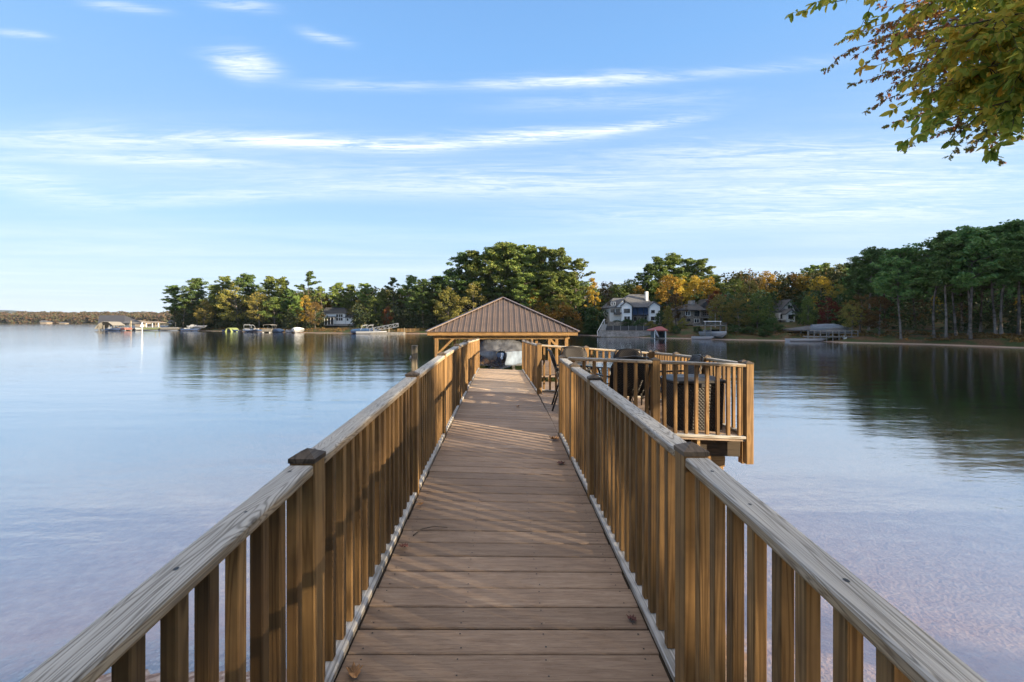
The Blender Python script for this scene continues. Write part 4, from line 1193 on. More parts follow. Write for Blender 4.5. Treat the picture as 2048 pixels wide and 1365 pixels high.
# undergrowth and the woods' dim interior: uncountable, one object for each stretch of shore
def thicket(name, pts, mats, seed, per=26, leaf=.24):
    rs = np.random.RandomState(seed); cs = []; ra = []
    for x, y, h, w in pts:
        g = gz(x, y); k = max(2, int(h / 1.1))
        for i in range(k):
            cs.append((x + rs.uniform(-w, w), y + rs.uniform(-w, w), g + h * (i + .5) / k)); ra.append((w, w, h / k * .8))
    v, q = leaf_quads(cs, ra, per, leaf, rs, .3, .6)
    me = np_mesh(name, v, q); me.materials.append(M[mats])
    return tag(link(name, me), kind='stuff')
rs = np.random.RandomState(5)
def band(p0, p1, o0, o1, n, h0, h1, w=1.4):
    out = []
    for i in range(n):
        px = rs.uniform(p0, p1); d = shore_d(px) + rs.uniform(o0, o1); out.append((PX(px, d), d, rs.uniform(h0, h1), w))
    return out
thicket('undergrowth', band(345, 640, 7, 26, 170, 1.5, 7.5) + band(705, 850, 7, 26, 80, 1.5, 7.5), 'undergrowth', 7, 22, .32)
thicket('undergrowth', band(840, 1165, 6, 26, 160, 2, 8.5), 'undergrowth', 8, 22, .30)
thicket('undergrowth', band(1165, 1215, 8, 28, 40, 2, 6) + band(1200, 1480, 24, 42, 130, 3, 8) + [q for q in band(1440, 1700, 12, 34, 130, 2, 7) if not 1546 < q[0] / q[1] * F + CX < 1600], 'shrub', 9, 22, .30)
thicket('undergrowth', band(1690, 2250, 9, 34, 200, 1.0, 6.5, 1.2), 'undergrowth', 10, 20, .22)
thicket('leaf_litter', band(345, 860, 2.2, 8, 200, .15, .45, .9) + band(1440, 2100, 2.2, 7, 160, .12, .35, .7), 'rust', 11, 10, .16)
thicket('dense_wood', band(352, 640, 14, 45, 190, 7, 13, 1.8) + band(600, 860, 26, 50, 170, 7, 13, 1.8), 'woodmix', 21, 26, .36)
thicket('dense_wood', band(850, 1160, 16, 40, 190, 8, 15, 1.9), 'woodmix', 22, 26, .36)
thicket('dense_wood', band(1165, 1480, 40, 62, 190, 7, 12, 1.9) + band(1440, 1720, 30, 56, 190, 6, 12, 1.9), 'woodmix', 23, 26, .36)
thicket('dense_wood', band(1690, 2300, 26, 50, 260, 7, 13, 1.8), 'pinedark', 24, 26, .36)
# the wood on the far left shore, most of a kilometre off, and the woods behind the points
far = []
for i in range(1150):
    a = rs.uniform(R(-58), R(-24)); d = rs.uniform(0, 1) ** 1.4 * 210
    x = -1020 + 900 * rs.uniform(0, 1); base = np.interp(x, [-1100, -900, -520, -330, -150], [690, 720, 700, 690, 330])
    y = base + 6 + d
    far.append((x, y, rs.uniform(9, 15), 5.0))
thicket('far_wood', far, 'farwood', 12, 16, 1.7)
HAZE = .00005
# (s: where along the dock its shadow falls, k: metres towards the sun, kind, height, width factor)
SHADE = [(-9, 40, 'green', 18, 1.3), (-5, 44, 'green', 19, 1.2), (-1.2, 40, 'green', 18, .95), (-.2, 46, 'green', 19, .72), (.2, 36, 'green', 18, .55), (1.0, 49, 'green', 19, .34), (.8, 54, 'rust', 21, .3), (3.5, 42, 'tallpine', 30, .9), (5.15, 46, 'tallpine', 30, .8)]
HILLTREES = [(74, 44, 20, 'green', 1.2), (80, 37, 21, 'green', 1.2), (84, 47, 22, 'green', 1.3), (90, 56, 22, 'green', 1.3), (79, 51, 21, 'pine', 1.3), (86, 34, 21, 'green', 1.2), (96, 50, 24, 'green', 1.3), (92, 52, 24, 'pine', 1.2), (98, 44, 25, 'pine', 1.2), (104, 54, 26, 'green', 1.3), (90, 38, 24, 'pine', 1.2), (112, 46, 26, 'green', 1.3), (99, 62, 25, 'pine', 1.3), (120, 58, 26, 'green', 1.3), (108, 36, 26, 'green', 1.2)]
# near boughs: (height on the trunk, tip, root radius, twigs, twig length)
HICK = []
for px, py, d, n in ((1690,0,4.8,4),(1850,100,4.3,14),(1930,50,4.0,18),(1920,150,4.2,18),(2000,130,3.9,18),(2000,170,4.2,15),(1925,230,4.1,8),(1930,200,4.4,10),(2050,50,4.2,18),(2050,160,4.6,16),(1830,0,4.6,12),(1980,-10,4.6,14),(2150,100,4.5,12),(2130,-60,4.4,12),(1970,-90,4.6,18)  ):
    HICK.append((4.2 + 1.2 * ((px * 7 + py) % 10) / 10, V(px, py, d) if False else ((px - CX) / F * d, d, EYE - (py - CY) / F * d), .045, n, .5))
OAK = []
for px, py, d, n in ((1735,90,6.6,12),(1760,50,6.9,14),(1805,140,6.6,18),(1830,185,6.4,14),(1870,220,6.8,16),(1915,255,6.5,14),(1800,50,6.8,18),(1860,60,7,18),(1850,140,7.0,18),(1990,225,6.9,16),(2045,225,6.6,16),(1960,180,7.2,16),(2100,180,7,18),(2120,20,7.2,18),(1930,-40,7.3,18)):
    OAK.append((4.6 + 1.4 * ((px * 3 + py) % 10) / 10, ((px - CX) / F * d, d, EYE - (py - CY) / F * d), .06, n, .6))
# ------------------------------------------------------------------ houses on the far shores
class Front:
    """a facade facing the lake at distance d; picture measurements turned into metres, with the thing's own depth behind it"""
    def __init__(s, px, d, py, name, label, cat, group=None):
        s.d = d; s.o = Vector((PX(px, d), d, PZ(py, d)))
        s.r = empty(name, s.o, 0, label, cat, group)
    def x(s, px, at=0): return PX(px, s.d + at) - s.o.x
    def z(s, py, at=0): return PZ(py, s.d + at) - s.o.z
    def block(s, name, x0, x1, y0, y1, mat, dep=6, at=0, parent=None, mb=None):
        b = mb or MB()
        X0, X1, Z0, Z1 = s.x(x0, at), s.x(x1, at), s.z(y1, at), s.z(y0, at)
        b.box(((X0 + X1) / 2, at + dep / 2, (Z0 + Z1) / 2), (X1 - X0, dep, Z1 - Z0))
        return b.build(name, M[mat], parent or s.r) if mb is None else b
    def poly(s, name, pts, mat, at=0, dep=6, parent=None):
        return MB().prism([(s.x(a, at), s.z(b, at)) for a, b in pts], at, at + dep).build(name, M[mat], parent or s.r)
    def window(s, x0, x1, y0, y1, cols=2, rows=1, at=0, frame='white', fw=.09):
        X0, X1, Z0, Z1 = s.x(x0, at), s.x(x1, at), s.z(y1, at), s.z(y0, at)
        m = MB()
        for xx in np.linspace(X0, X1, cols + 1): m.box((xx, at - .03, (Z0 + Z1) / 2), (fw, .12, Z1 - Z0 + fw))
        for zz in np.linspace(Z0, Z1, rows + 1): m.box(((X0 + X1) / 2, at - .035, zz), (X1 - X0 + fw * 1.2, .13, fw * .96))
        f = m.build('window', M[frame], s.r)
        MB().box(((X0 + X1) / 2, at - .012, (Z0 + Z1) / 2), (X1 - X0, .04, Z1 - Z0)).build('pane', M['glass'], f)
        return f
    def hip(s, name, x0, x1, ye, r0, r1, yr, mat, dep=9, at=0, over=.4):
        a0, a1 = at - over, at + dep + over; mid = at + dep / 2
        X0, X1, ZE = s.x(x0, at) - over, s.x(x1, at) + over, s.z(ye, at); R0, R1, ZR = s.x(r0, mid), s.x(r1, mid), s.z(yr, mid)
        v = [(X0, a0, ZE), (X1, a0, ZE), (X1, a1, ZE), (X0, a1, ZE), (R0, mid, ZR), (R1, mid, ZR)]
        lo = [(a, b, c - .18) for a, b, c in v[:4]]
        return MB().add(v + lo, [(0,1,5,4),(1,2,5),(2,3,4,5),(3,0,4),(0,6,7,1),(1,7,8,2),(2,8,9,3),(3,9,6,0),(9,8,7,6)]).build(name, M[mat], s.r)
    def gable(s, name, x0, xp, x1, ye, yp, mat, at=0, dep=7, over=.3, th=.22):
        """gable roof whose end faces the lake"""
        p = [(s.x(x0, at) - over, s.z(ye, at) - over * .6), (s.x(xp, at), s.z(yp, at)), (s.x(x1, at) + over, s.z(ye, at) - over * .6)]
        poly = [p[0], p[2], ]
        m = MB()
        for a, b in ((p[0], p[1]), (p[2], p[1])):
            m.prism([(a[0], a[1]), (b[0], b[1]), (b[0], b[1] + th), (a[0], a[1] + th)], at - over, at + dep)
        return m.build(name, M[mat], s.r)

# white gabled house with the tall chimney
h = Front(1270, 99, 643, 'lake_house', 'white gabled two storey house with grey roof and tall white chimney', 'house')
h.block('wall', 1219.5, 1244, 613, 646, 'cream', 8, .6)
h.block('wall', 1243.6, 1263.5, 612, 646, 'white', 9, 0)
h.poly('gable_wall', [(1243.6, 612), (1263.5, 612), (1252.5, 605)], 'white', 0, 5)
h.block('wall', 1263.6, 1299, 615, 646, 'trim', 8, 2.2)
h.block('wall', 1299.2, 1320, 613, 646, 'white', 9, .1)
h.poly('gable_wall', [(1299.2, 613), (1320, 613), (1308, 605.2)], 'white', .1, 5)
h.poly('gable_wall', [(1231, 616.5), (1247, 616.5), (1247.4, 600)], 'white', .45, 3)
h.hip('roof', 1240, 1306, 614, 1258, 1288, 589, 'slate', 11, .9)
h.hip('roof', 1218.5, 1250, 615.5, 1226, 1250, 596.5, 'slate', 8, .7)
h.gable('gable_roof', 1244, 1252.7, 1263.5, 612, 604.4, 'slate', 0, 5)
h.gable('gable_roof', 1299.2, 1308.5, 1320, 613, 604.8, 'slate', .1, 5)
h.gable('gable_roof', 1231, 1247.2, 1263, 616, 599.2, 'slate', .45, 4)
h.block('chimney', 1292, 1296.6, 583.5, 606, 'white', .9, 3.2)
h.block('dormer', 1220.5, 1231.5, 603, 612.5, 'trim', 3, .5)
h.window(1222, 1230.5, 604.5, 611, 2, 1, .48)
h.window(1248, 1259.5, 618.5, 626, 2, 1, 0, 'trim'); h.window(1248, 1260, 633, 641, 2, 1, 0)
h.window(1221.5, 1229, 619, 625, 2, 1, .58, 'trim'); h.window(1302.5, 1309, 621, 626.5, 1, 1, .08, 'trim'); h.window(1302, 1309, 634, 641, 1, 1, .08, 'trim')
h.window(1232, 1239, 618.5, 625, 2, 1, .58, 'trim')
h.block('balcony', 1231, 1243.4, 625, 629.5, 'trim', 1.6, -1.0)
h.block('porch_screen', 1264.5, 1298, 616, 630, 'navy', .1, 1.2)
h.block('porch_rail', 1264, 1298.8, 629.6, 631.2, 'trim', .2, 1.0)
for px in (1264.4, 1275.5, 1287, 1298.4): h.block('porch_post', px, px + .8, 614.5, 645, 'trim', .15, .9)
h.window(1267, 1295, 634, 644.5, 4, 1, 2.18, 'cream')
h.block('terrace', 1216, 1322, 643.6, 652, 'stone', 8, -1.2)
# stone house
h = Front(1415, 95, 646, 'stone_house', 'brown stone house with low hip roof, stone chimney and long glazed porch', 'house')
h.block('wall', 1364, 1405, 619, 650, 'stone', 9, 0)
h.hip('roof', 1363, 1406, 620, 1381, 1390, 606, 'shingle', 9, 0, .6)
h.block('chimney', 1380.5, 1390, 601.5, 610, 'wallblock', 1.2, 3)
h.block('wall', 1405.2, 1447, 622, 650, 'stone', 7, 1.8)
h.poly('roof', [(1396, 614), (1420, 597.5), (1441, 608), (1441, 613)], 'shingle', 3, 5)
h.poly('gable_wall', [(1410, 616), (1440, 616), (1421, 599.4)], 'cream', 3.4, 4)
h.block('roof', 1405, 1448, 619.6, 622, 'slate', 8, .6)
h.window(1371, 1380, 622.5, 632, 2, 1, 0); h.window(1389, 1398, 623, 632.5, 3, 2, 0, 'trim'); h.window(1374.5, 1380, 638, 643, 2, 1, 0, 'trim'); h.window(1388.5, 1398, 638.5, 646, 2, 1, 0, 'cream')
h.window(1405.8, 1426, 624, 632, 6, 2, 1.75, 'cream'); h.window(1432, 1446, 624, 632, 4, 2, 1.75, 'cream')
h.block('balcony', 1404, 1472, 634, 636.4, 'greydock', 3.4, -.9)
for px in (1405, 1418, 1432, 1446, 1459, 1471): h.block('balcony_post', px, px + .9, 627 if px > 1440 else 634, 650, 'greydock', .2, -.8)
h.block('balcony_rail', 1446, 1472, 629.5, 630.3, 'greydock', .1, -.85)
h.block('dark_arch', 1407, 1444, 638, 647, 'trim', .2, 1.68)
# far white house
h = Front(1576, 94, 652, 'white_house', 'narrow white house with steep gables half hidden among the bank trees', 'house')
h.block('wall', 1573, 1590, 628, 656, 'white', 7, 0); h.poly('gable_wall', [(1573, 628), (1590, 628), (1582, 620)], 'white', 0, 6); h.gable('gable_roof', 1573, 1582, 1590, 628, 619.5, 'slate', 0, 7)
h.block('wall', 1558, 1573.4, 626, 646, 'cream', 6, 1.5); h.poly('gable_wall', [(1560, 626), (1592, 626), (1580, 602)], 'cream', 2.4, 6); h.gable('gable_roof', 1562, 1580, 1594, 622, 601, 'slate', 2.2, 8)
h.window(1577, 1586, 630, 638, 2, 1, 0, 'trim'); h.window(1579.5, 1585, 643, 650, 2, 1, 0, 'trim'); h.window(1561, 1570, 630, 638, 2, 1, 1.48, 'trim'); h.window(1576, 1584, 612, 618, 2, 1, 2.38, 'trim')
h.block('balcony', 1558, 1573, 638.6, 640, 'white', 1.8, -.2)
# white house on the left point
h = Front(677, 136, 652, 'modern_farmhouse', 'white farmhouse with dark roof and tall black windows on the left point', 'house')
h.block('wall', 648, 690.4, 626, 650, 'white', 9, 0)
h.hip('roof', 648, 690, 626.5, 651, 689, 615.5, 'shingle', 9, 0, .5)
h.block('wall', 690.6, 706, 634, 650, 'white', 8, .3); h.hip('roof', 689, 706, 634.5, 690.5, 701, 624, 'shingle', 8, .3, .4)
for x0, x1 in ((673, 676), (678, 680.4), (682, 684.8)):
    h.window(x0, x1, 629.4, 634.4, 1, 1, 0, 'trim'); h.window(x0, x1, 636.2, 641.4, 1, 1, 0, 'trim')
h.window(694, 696.4, 637.5, 641.6, 1, 1, .28, 'trim')
h.block('porch_roof', 647.5, 668, 633.4, 635, 'shingle', 4, -2.4)
for px in (648.4, 654.4, 660.6, 667): h.block('porch_post', px, px + .7, 635, 650, 'white', .2, -2.3)
h.block('porch_screen', 649, 667.4, 636, 649, 'trim', .1, -.06)
h.block('porch_rail', 648, 668, 641, 642.2, 'trim', .1, -2.25)
h.block('foundation', 648, 706, 648.2, 652.5, 'wallblock', 9.4, -.1)
# far houses near the marina
h = Front(86, 690, 647.6, 'shore_house', 'pale cottage roof tiny among trees on the far left shore', 'house')
h.block('wall', 80, 93, 644.5, 648, 'stone', 9, 0); h.hip('roof', 79, 94, 644.6, 83, 90, 641.2, 'slate', 9, 0, .5)
h = Front(123, 690, 647.6, 'shore_house', 'low white building at the water on the far left shore', 'house')
h.block('wall', 118, 129, 646, 648, 'stone', 7, 0); h.hip('roof', 117, 130, 646, 120, 127, 644.6, 'slate', 7, 0, .4)
h = Front(347, 200, 651, 'shore_house', 'small pale house glimpsed behind the boats beside the tip of the left point', 'house')
h.block('wall', 338, 352, 645, 655, 'cream', 6, 0); h.hip('roof', 337, 353, 645.5, 341, 349, 640.5, 'slate', 6, 0, .4)

# ------------------------------------------------------------------ boats, lifts and docks
def boat(px, py, d, Ln, beam, h, yaw, hullmat, label, cover=None, tower=False, wind=True, group='small boats moored along the far shores', lift=0.0):
    x, y = PX(px, d), d
    b = empty('motorboat', (x, y, lift - .12 if lift == 0 else lift), R(yaw), label, 'boat', group)
    rings = [[(p[0], p[1] - Ln / 2, p[2]) for p in r] for r in hull_rings(Ln, beam, h, 10)]
    MB().sections(rings).build('hull', M[hullmat], b)
    if cover:
        sec = []
        for i in range(9):
            s = .06 + .92 * i / 8; w = beam / 2 * (1 - (1 - min(1, s / .45)) ** 2.2 if s < .45 else 1) + .03
            pk = h + .12 + .38 * float(sstep(.15, .4, np.array(s))) - .15 * float(sstep(.6, 1, np.array(s)))
            sec.append([(w * u, s * Ln - Ln / 2, h - .05 + (pk - h) * (1 - abs(u) ** 2.5) + (.06 if abs(u) < 1 else 0)) for u in (-1, -.75, -.4, 0, .4, .75, 1)])
        m_ = MB(); m_.sections(sec, close=True); m_.build('boat_cover', M[cover], b, smooth=False)
    elif wind:
        w = beam * .42
        MB().hexa([(-w, -.35, h), (w, -.35, h), (w, -.28, h), (-w, -.28, h), (-w * .8, 0, h + .42), (w * .8, 0, h + .42), (w * .8, .05, h + .42), (-w * .8, .05, h + .42)]).build('windscreen', M['glass'], b)
        MB().box((0, Ln * .3, h + .12), (beam * .8, .5, .3)).build('seat', M['gel'], b, bevel=.04)
        MB().box((0, Ln * .05, h + .1), (beam * .6, .5, .36)).build('console', M['gel'], b, bevel=.04)
    if tower:
        t_ = MB()
        for sx in (-1, 1): t_.path([(sx * beam * .48, .5, h), (sx * beam * .42, -.1, h + 1.25), (sx * beam * .3, -.5, h + 1.45)], .06)
        t_.path([(-beam * .3, -.5, h + 1.45), (beam * .3, -.5, h + 1.45)], .05); t_.path([(-beam * .42, -.1, h + 1.25), (beam * .42, -.1, h + 1.25)], .05)
        t_.build('tower', M['gel'], b)
    return b
def pontoon(px, d, Ln, yaw, hullmat, canopy, label, bimini=True):
    b = empty('pontoon_boat', (PX(px, d), d, -.15), R(yaw), label, 'boat', 'small boats moored along the far shores')
    m = MB()
    for sx in (-.9, .9): m.path([(sx, -Ln / 2, .28), (sx, -Ln / 2 + .5, .18), (sx, Ln / 2, .18)], [.08, .26, .26], 8)
    m.build('float', M['alu'], b, smooth=True)
    MB().box((0, 0, .52), (2.5, Ln, .10)).build('deck', M['greydock'], b)
    m = MB()
    for sx in (-1.2, 1.2): m.box((sx, .1, .92), (.05, Ln * .9, .62))
    for sy in (-1, 1): m.box((0, sy * Ln * .45, .92), (2.3, .05, .62))
    m.build('side_panel', M[hullmat], b)
    if bimini:
        m = MB()
        for sx in (-1.15, 1.15):
            for sy in (-.3, .3): m.tube((sx, Ln * sy * .6, 1.2), (sx, Ln * sy, 2.3), .03)
        m.build('canopy_frame', M['alu'], b)
        m = MB(); m.sections([[(x, y, 2.32 + .22 * (1 - (x / 1.3) ** 2)) for x in (-1.3, -.7, 0, .7, 1.3)] for y in (-Ln * .32, 0, Ln * .32)], close=False)
        o = m.build('canopy', M[canopy], b); o.modifiers.new('t', 'SOLIDIFY').thickness = .05
    else:
        m = MB(); m.sections([[(x, y, .95 + k * (.42 - .42 * abs(x / 1.35) ** 2)) for x in (-1.32, -.8, 0, .8, 1.32)] for y, k in ((-Ln*.5, .2), (-Ln * .4, 1), (Ln * .4, 1), (Ln*.5, .3))], close=False)
        o = m.build('boat_cover', M[canopy], b); o.modifiers.new('t', 'SOLIDIFY').thickness = .04
    return b
# marina at the left
dmar = 161
h = Front(222, dmar, 661, 'covered_dock', 'long dark roofed boat shed standing over the water at the far left', 'boat shed')
h.hip('roof', 198, 249.5, 648, 198.4, 249, 631, 'trim', 9, 4, .3)
for px in (200, 212, 224, 236, 247.4): h.block('post', px, px + 1, 645, 664, 'trim', .25, 4.2); h.block('post', px, px + 1, 645, 664, 'trim', .25, 12.4)
h.block('back_wall', 200, 248, 645, 653, 'trim', .2, 12.7)
h = Front(216, dmar - 6, 661, 'boat_canopy', 'pale grey fabric boat canopy in front of the dark roofed shed', 'boat canopy')
m = MB(); a, b_, z0, z1 = h.x(197), h.x(236), h.z(653), h.z(643.4)
m.sections([[(a + .3, y, z0 - .9), (a + (b_ - a) * .3, y, z1 - .6), (a + (b_ - a) * .5, y, z1), (a + (b_ - a) * .75, y, z1 - .15), (b_, y, z0 + .3)] for y in (-2, 0, 3)], close=False)
o = m.build('canopy', M['greycanvas'], h.r); o.modifiers.new('t', 'SOLIDIFY').thickness = .06
for px in (197, 207, 217, 227, 235):
    for yy in (-1.9, 2.8): h.block('post', px, px + .8, 651, 666, 'greydock', .2, yy)
h.block('dock_floor', 197, 262, 657.6, 659.6, 'greydock', 2.0, 3.5)
pontoon(246, dmar - 7, 6.5, 70, 'redpaint', 'greycanvas', 'pontoon boat with red sides beside the grey boat canopy', False)
boat(229, 0, dmar - 8, 5.6, 2.3, .9, 80, 'hull', 'dark hulled boat under the grey canopy at the far left', wind=True)
h = Front(255, dmar + 2, 661, 'boat_shelter', 'small hip roofed boat shelter right of the dark shed', 'boat shelter')
h.hip('roof', 247, 259, 646, 250, 256, 642.5, 'slate', 4, 0, .2)
for px in (247.6, 258): h.block('post', px, px + .7, 646, 664, 'greydock', .2, .2)
boat(267, 0, dmar, 6.2, 2.4, 1.0, 85, 'gel', 'white boat with dark blue cover right of the red pontoon boat', 'navy')
boat(277, 0, dmar - 1, 5.5, 2.3, 1.0, 20, 'gel', 'small white boat just left of the triangular marker')
for px, nm in ((262, 'left of the blue covered boat'), (311, 'between the two green covered pontoon boats'), (318.5, 'right of the first green covered pontoon boat'), (351, 'right of the second green covered pontoon boat')):
    e = empty('mooring_pile', (PX(px, dmar - 3), dmar - 3, 0), 0, 'pale mooring pile at the marina ' + nm, 'pile'); MB().tube((0, 0, -3), (0, 0, 3.0 if px > 270 else 3.6), .16, .14).build('pile', M['old'], e)
pontoon(306, dmar - 4, 7.2, 84, 'greencanvas', 'greycanvas', 'pontoon boat under a pale green cover right of the triangular marker', False)
pontoon(343, dmar - 5, 7.0, 86, 'greydock', 'greycanvas', 'second pontoon boat under pale cover, nearer the wooded point', False)
boat(330, 0, dmar + 1, 6, 2.4, 1.1, 75, 'gel', 'boat with bright blue cover between the covered pontoon boats', 'blue')
h = Front(305, 230, 655, 'boat_shelter', 'brown flat roofed boat shelter far behind the triangular marker', 'boat shelter')
h.hip('roof', 291, 317, 645.5, 296, 312, 643, 'rust' if False else 'stone', 5, 0, .3)
for px in (292, 304, 316): h.block('post', px, px + .8, 645.5, 656, 'white', .25, .2)
h.block('wall', 294, 314, 648, 653.5, 'stone', .2, 4.2)
h = Front(278, 260, 652, 'shore_house', 'pale shore house far behind the boats left of the triangular marker', 'house')
h.block('wall', 270, 286, 645.5, 654, 'stone', 6, 0); h.hip('roof', 269, 287, 645, 274, 282, 641, 'stone', 6, 0, .4)
# triangular danger marker
d = 97
e = empty('water_marker', (PX(284.5, d), d, 0), 0, 'white triangular warning marker on a pile in the water', 'marker')
MB().tube((0, 0, -3.2), (0, 0, PZ(645, d)), .075).build('pile', M['white'], e)
w = 4.2 * d / F; zt, zb = PZ(645.2, d), PZ(654, d)
MB().prism([(-w, zb), (w, zb), (0, zt)], -.10, -.085).build('sign_board', M['white'], e)
# boats along the left point
L3 = 'small boats moored along the far shores'
boat(383, 0, 149, 5.8, 2.3, .9, 100, 'hull', 'dark blue boat with white upper works near the tip of the left point', tower=True)
boat(396, 0, 150, 6, 2.3, .9, 95, 'gel', 'white boat raised on a lift near the tip of the left point', None, False, True, L3, .9)
h = Front(462, 136, 664, 'boat_canopy', 'lime green domed boat canopy on the left point', 'boat canopy')
m = MB(); a, b_ = h.x(456), h.x(469)
m.sections([[(a + (b_ - a) * u, y, h.z(664.5) + (h.z(656) - h.z(664.5)) * (1 - abs(2 * u - 1) ** 2.4)) for u in (0, .08, .25, .5, .75, .92, 1)] for y in (-1.6, 0, 2.6)], close=False)
o = m.build('canopy', M['greencanvas'], h.r); o.modifiers.new('t', 'SOLIDIFY').thickness = .06
boat(462, 0, 136, 4.5, 1.8, .7, 90, 'hull', 'dark boat inside the lime green canopy', None, False, False)
boat(479, 0, 134, 3, 1.2, .6, 20, 'gel', 'small white water scooter right of the lime green canopy', None, False, False)
boat(495, 0, 133, 5.5, 2.3, 1.0, 15, 'gel', 'white boat with blue bow standing bow-on at the left point', None, True)
boat(504, 0, 132, 5.2, 2.2, .9, -20, 'hull', 'blue boat beside the white bow-on boat at the left point', None, True)
pontoon(540, 127, 6, 8, 'greydock', 'rust' if False else 'greycanvas', 'pontoon boat with raised canopy frame in front of the dark wood')
boat(557, 0, 126, 5.2, 2.2, .8, 60, 'navy', 'dark blue low boat right of the pontoon boat with canopy frame', 'navy')
boat(580, 0, 124, 4.2, 1.8, .7, 40, 'gel', 'small white boat left of the white covered boat', None)
boat(594, 0, 123, 6, 2.6, 1.2, 12, 'gel', 'white covered boat at the dark shore below the rusty tree', 'white')
boat(729, 0, 113, 6.6, 2.5, 1.0, 78, 'hull', 'blue tow boat with white tower, left one of the pair', 'blue', True)
boat(741, 0, 114, 6.6, 2.5, 1.0, 74, 'hull', 'blue tow boat with white tower, right one of the pair', 'blue', True)
boat(744, 0, 111, 7.5, 2.4, .75, 92, 'gel', 'long white boat with low deck in front of the two tow boats', None, False, False)
d = 112
e = empty('gangway', (PX(768, d), d, .5), R(6), 'aluminium truss gangway sloping up right of the tow boats', 'gangway')
m = MB(); Lg = 3.6
for yy in (-.5, .5):
    for z0 in (0, .9): m.beam((-Lg, yy, z0), (Lg, yy, z0 + 1.35), .10, .10)
    for k in range(7):
        x_ = -Lg + Lg * 2 * k / 6; m.beam((x_, yy, 1.35 * k / 6), (x_ + .01, yy, .9 + 1.35 * k / 6), .07, .07)
        if k < 6: m.beam((x_, yy, 1.35 * k / 6), (x_ + 2 * Lg / 6, yy, .9 + 1.35 * (k + 1) / 6), .05, .05)
m.build('truss', M['alu'], e); MB().beam((-Lg, 0, .03), (Lg, 0, 1.38), .95, .06).build('tread', M['alu'], e)
e = empty('floating_dock', (PX(776, d - 1), d - 1, 0), 0, 'low grey floating dock below the aluminium gangway', 'dock')
MB().box((0, 0, .2), (8.5, 2.2, .5)).build('float', M['greydock'], e)
for x_ in (-4, 0, 4): MB().tube((x_, .9, -3), (x_, .9, 1.6), .1).build('pile', M['old'], e)
for i, (a, b, off, lab) in enumerate([(795, 838, 2.5, 'low brown wooden fence on the shore left of the boathouse roof'), (500, 575, 3.5, 'long low shore railing behind the boats of the left point')]):
    d = shore_d((a + b) / 2) + off; x0, x1 = PX(a, d), PX(b, d); g = gz((x0 + x1) / 2, d)
    e = empty('wooden_fence', ((x0 + x1) / 2, d, g), 0, lab, 'fence')
    hw_ = (x1 - x0) / 2
    for zz in (.35, .65, .95): MB().box((0, 0, zz), (2 * hw_, .05, .12)).build('board', M['frame'], e)
    for k in range(6): MB().box((-hw_ + 2 * hw_ * k / 5, .08, .45), (.11, .1, 1.2)).build('post', M['frame'], e)
# right shore: retaining wall, net fence, stairs, small boathouse
d = 86
h = Front(1257, d, 668, 'retaining_wall', 'long grey block retaining wall above the sandy beach', 'wall')
h.block('wall', 1204, 1306, 662.5, 674, 'wallblock', 1.0, 0)
h.block('coping', 1203.6, 1306.4, 661.6, 662.5, 'stone', 1.2, -.1)
h = Front(1257, d + 3.5, 661, 'net_fence', 'black mesh fence on the terrace above the grey wall', 'fence')
h.block('mesh_panel', 1211, 1303, 652.4, 664, 'trim', .06, 0)
for px in (1211, 1226, 1241, 1257, 1272, 1287, 1302): h.block('post', px, px + .6, 651.4, 664, 'steel', .12, -.12)
e = Front(1207, d + 1, 660, 'stone_stairs', 'pale stone stairs with handrail climbing at the left of the black fence', 'stairs')
m = MB()
for k in range(12):
    m.box((-.6 + .14 * k, .3 * k, -1.2 + .20 * k), (1.1, .5, .22))
m.build('step', M['stair'], e.r)
m = MB(); m.path([(-1.2, 0, -.3), (1.0, 3.6, 2.2)], .05); m.path([(-1.2, 0, -1.2), (-1.2, 0, -.3)], .05); m.path([(1.0, 3.6, 1.1), (1.0, 3.6, 2.2)], .05); m.build('handrail', M['white'], e.r)
d = 79
h = Front(1320, d, 676, 'small_boathouse', 'small boathouse with faded red hip roof at the water', 'boathouse')
h.hip('roof', 1306, 1334, 660.5, 1317, 1323, 653, 'redroof', 3.0, 0, .15)
for px in (1309, 1331): h.block('post', px, px + 1.2, 660.5, 682, 'white', .16, .1); h.block('post', px, px + 1.2, 660.5, 682, 'white', .16, 2.8)
h.block('back_wall', 1310, 1331, 660.7, 676, 'stone', .1, 2.7)
h.block('side_wall', 1328.6, 1330.6, 660.8, 676, 'teal', 2.5, .2); h.block('side_wall', 1310.4, 1312, 660.8, 676, 'teal', 2.5, .2)
h.block('dock_floor', 1306, 1336, 677.2, 678.8, 'greydock', 4, -.6)
e = empty('kayak', (PX(1313.5, d - .2), d - .2, .2), 0, 'white and blue kayak leaning upright in the red roofed boathouse', 'kayak')
m = MB(); m.path([(-.35, 0, 1.5), (-.2, 0, 1.1), (.1, 0, .5), (.45, 0, 0)], [.05, .19, .2, .05], 8); m.build('hull', M['gel'], e, smooth=True)
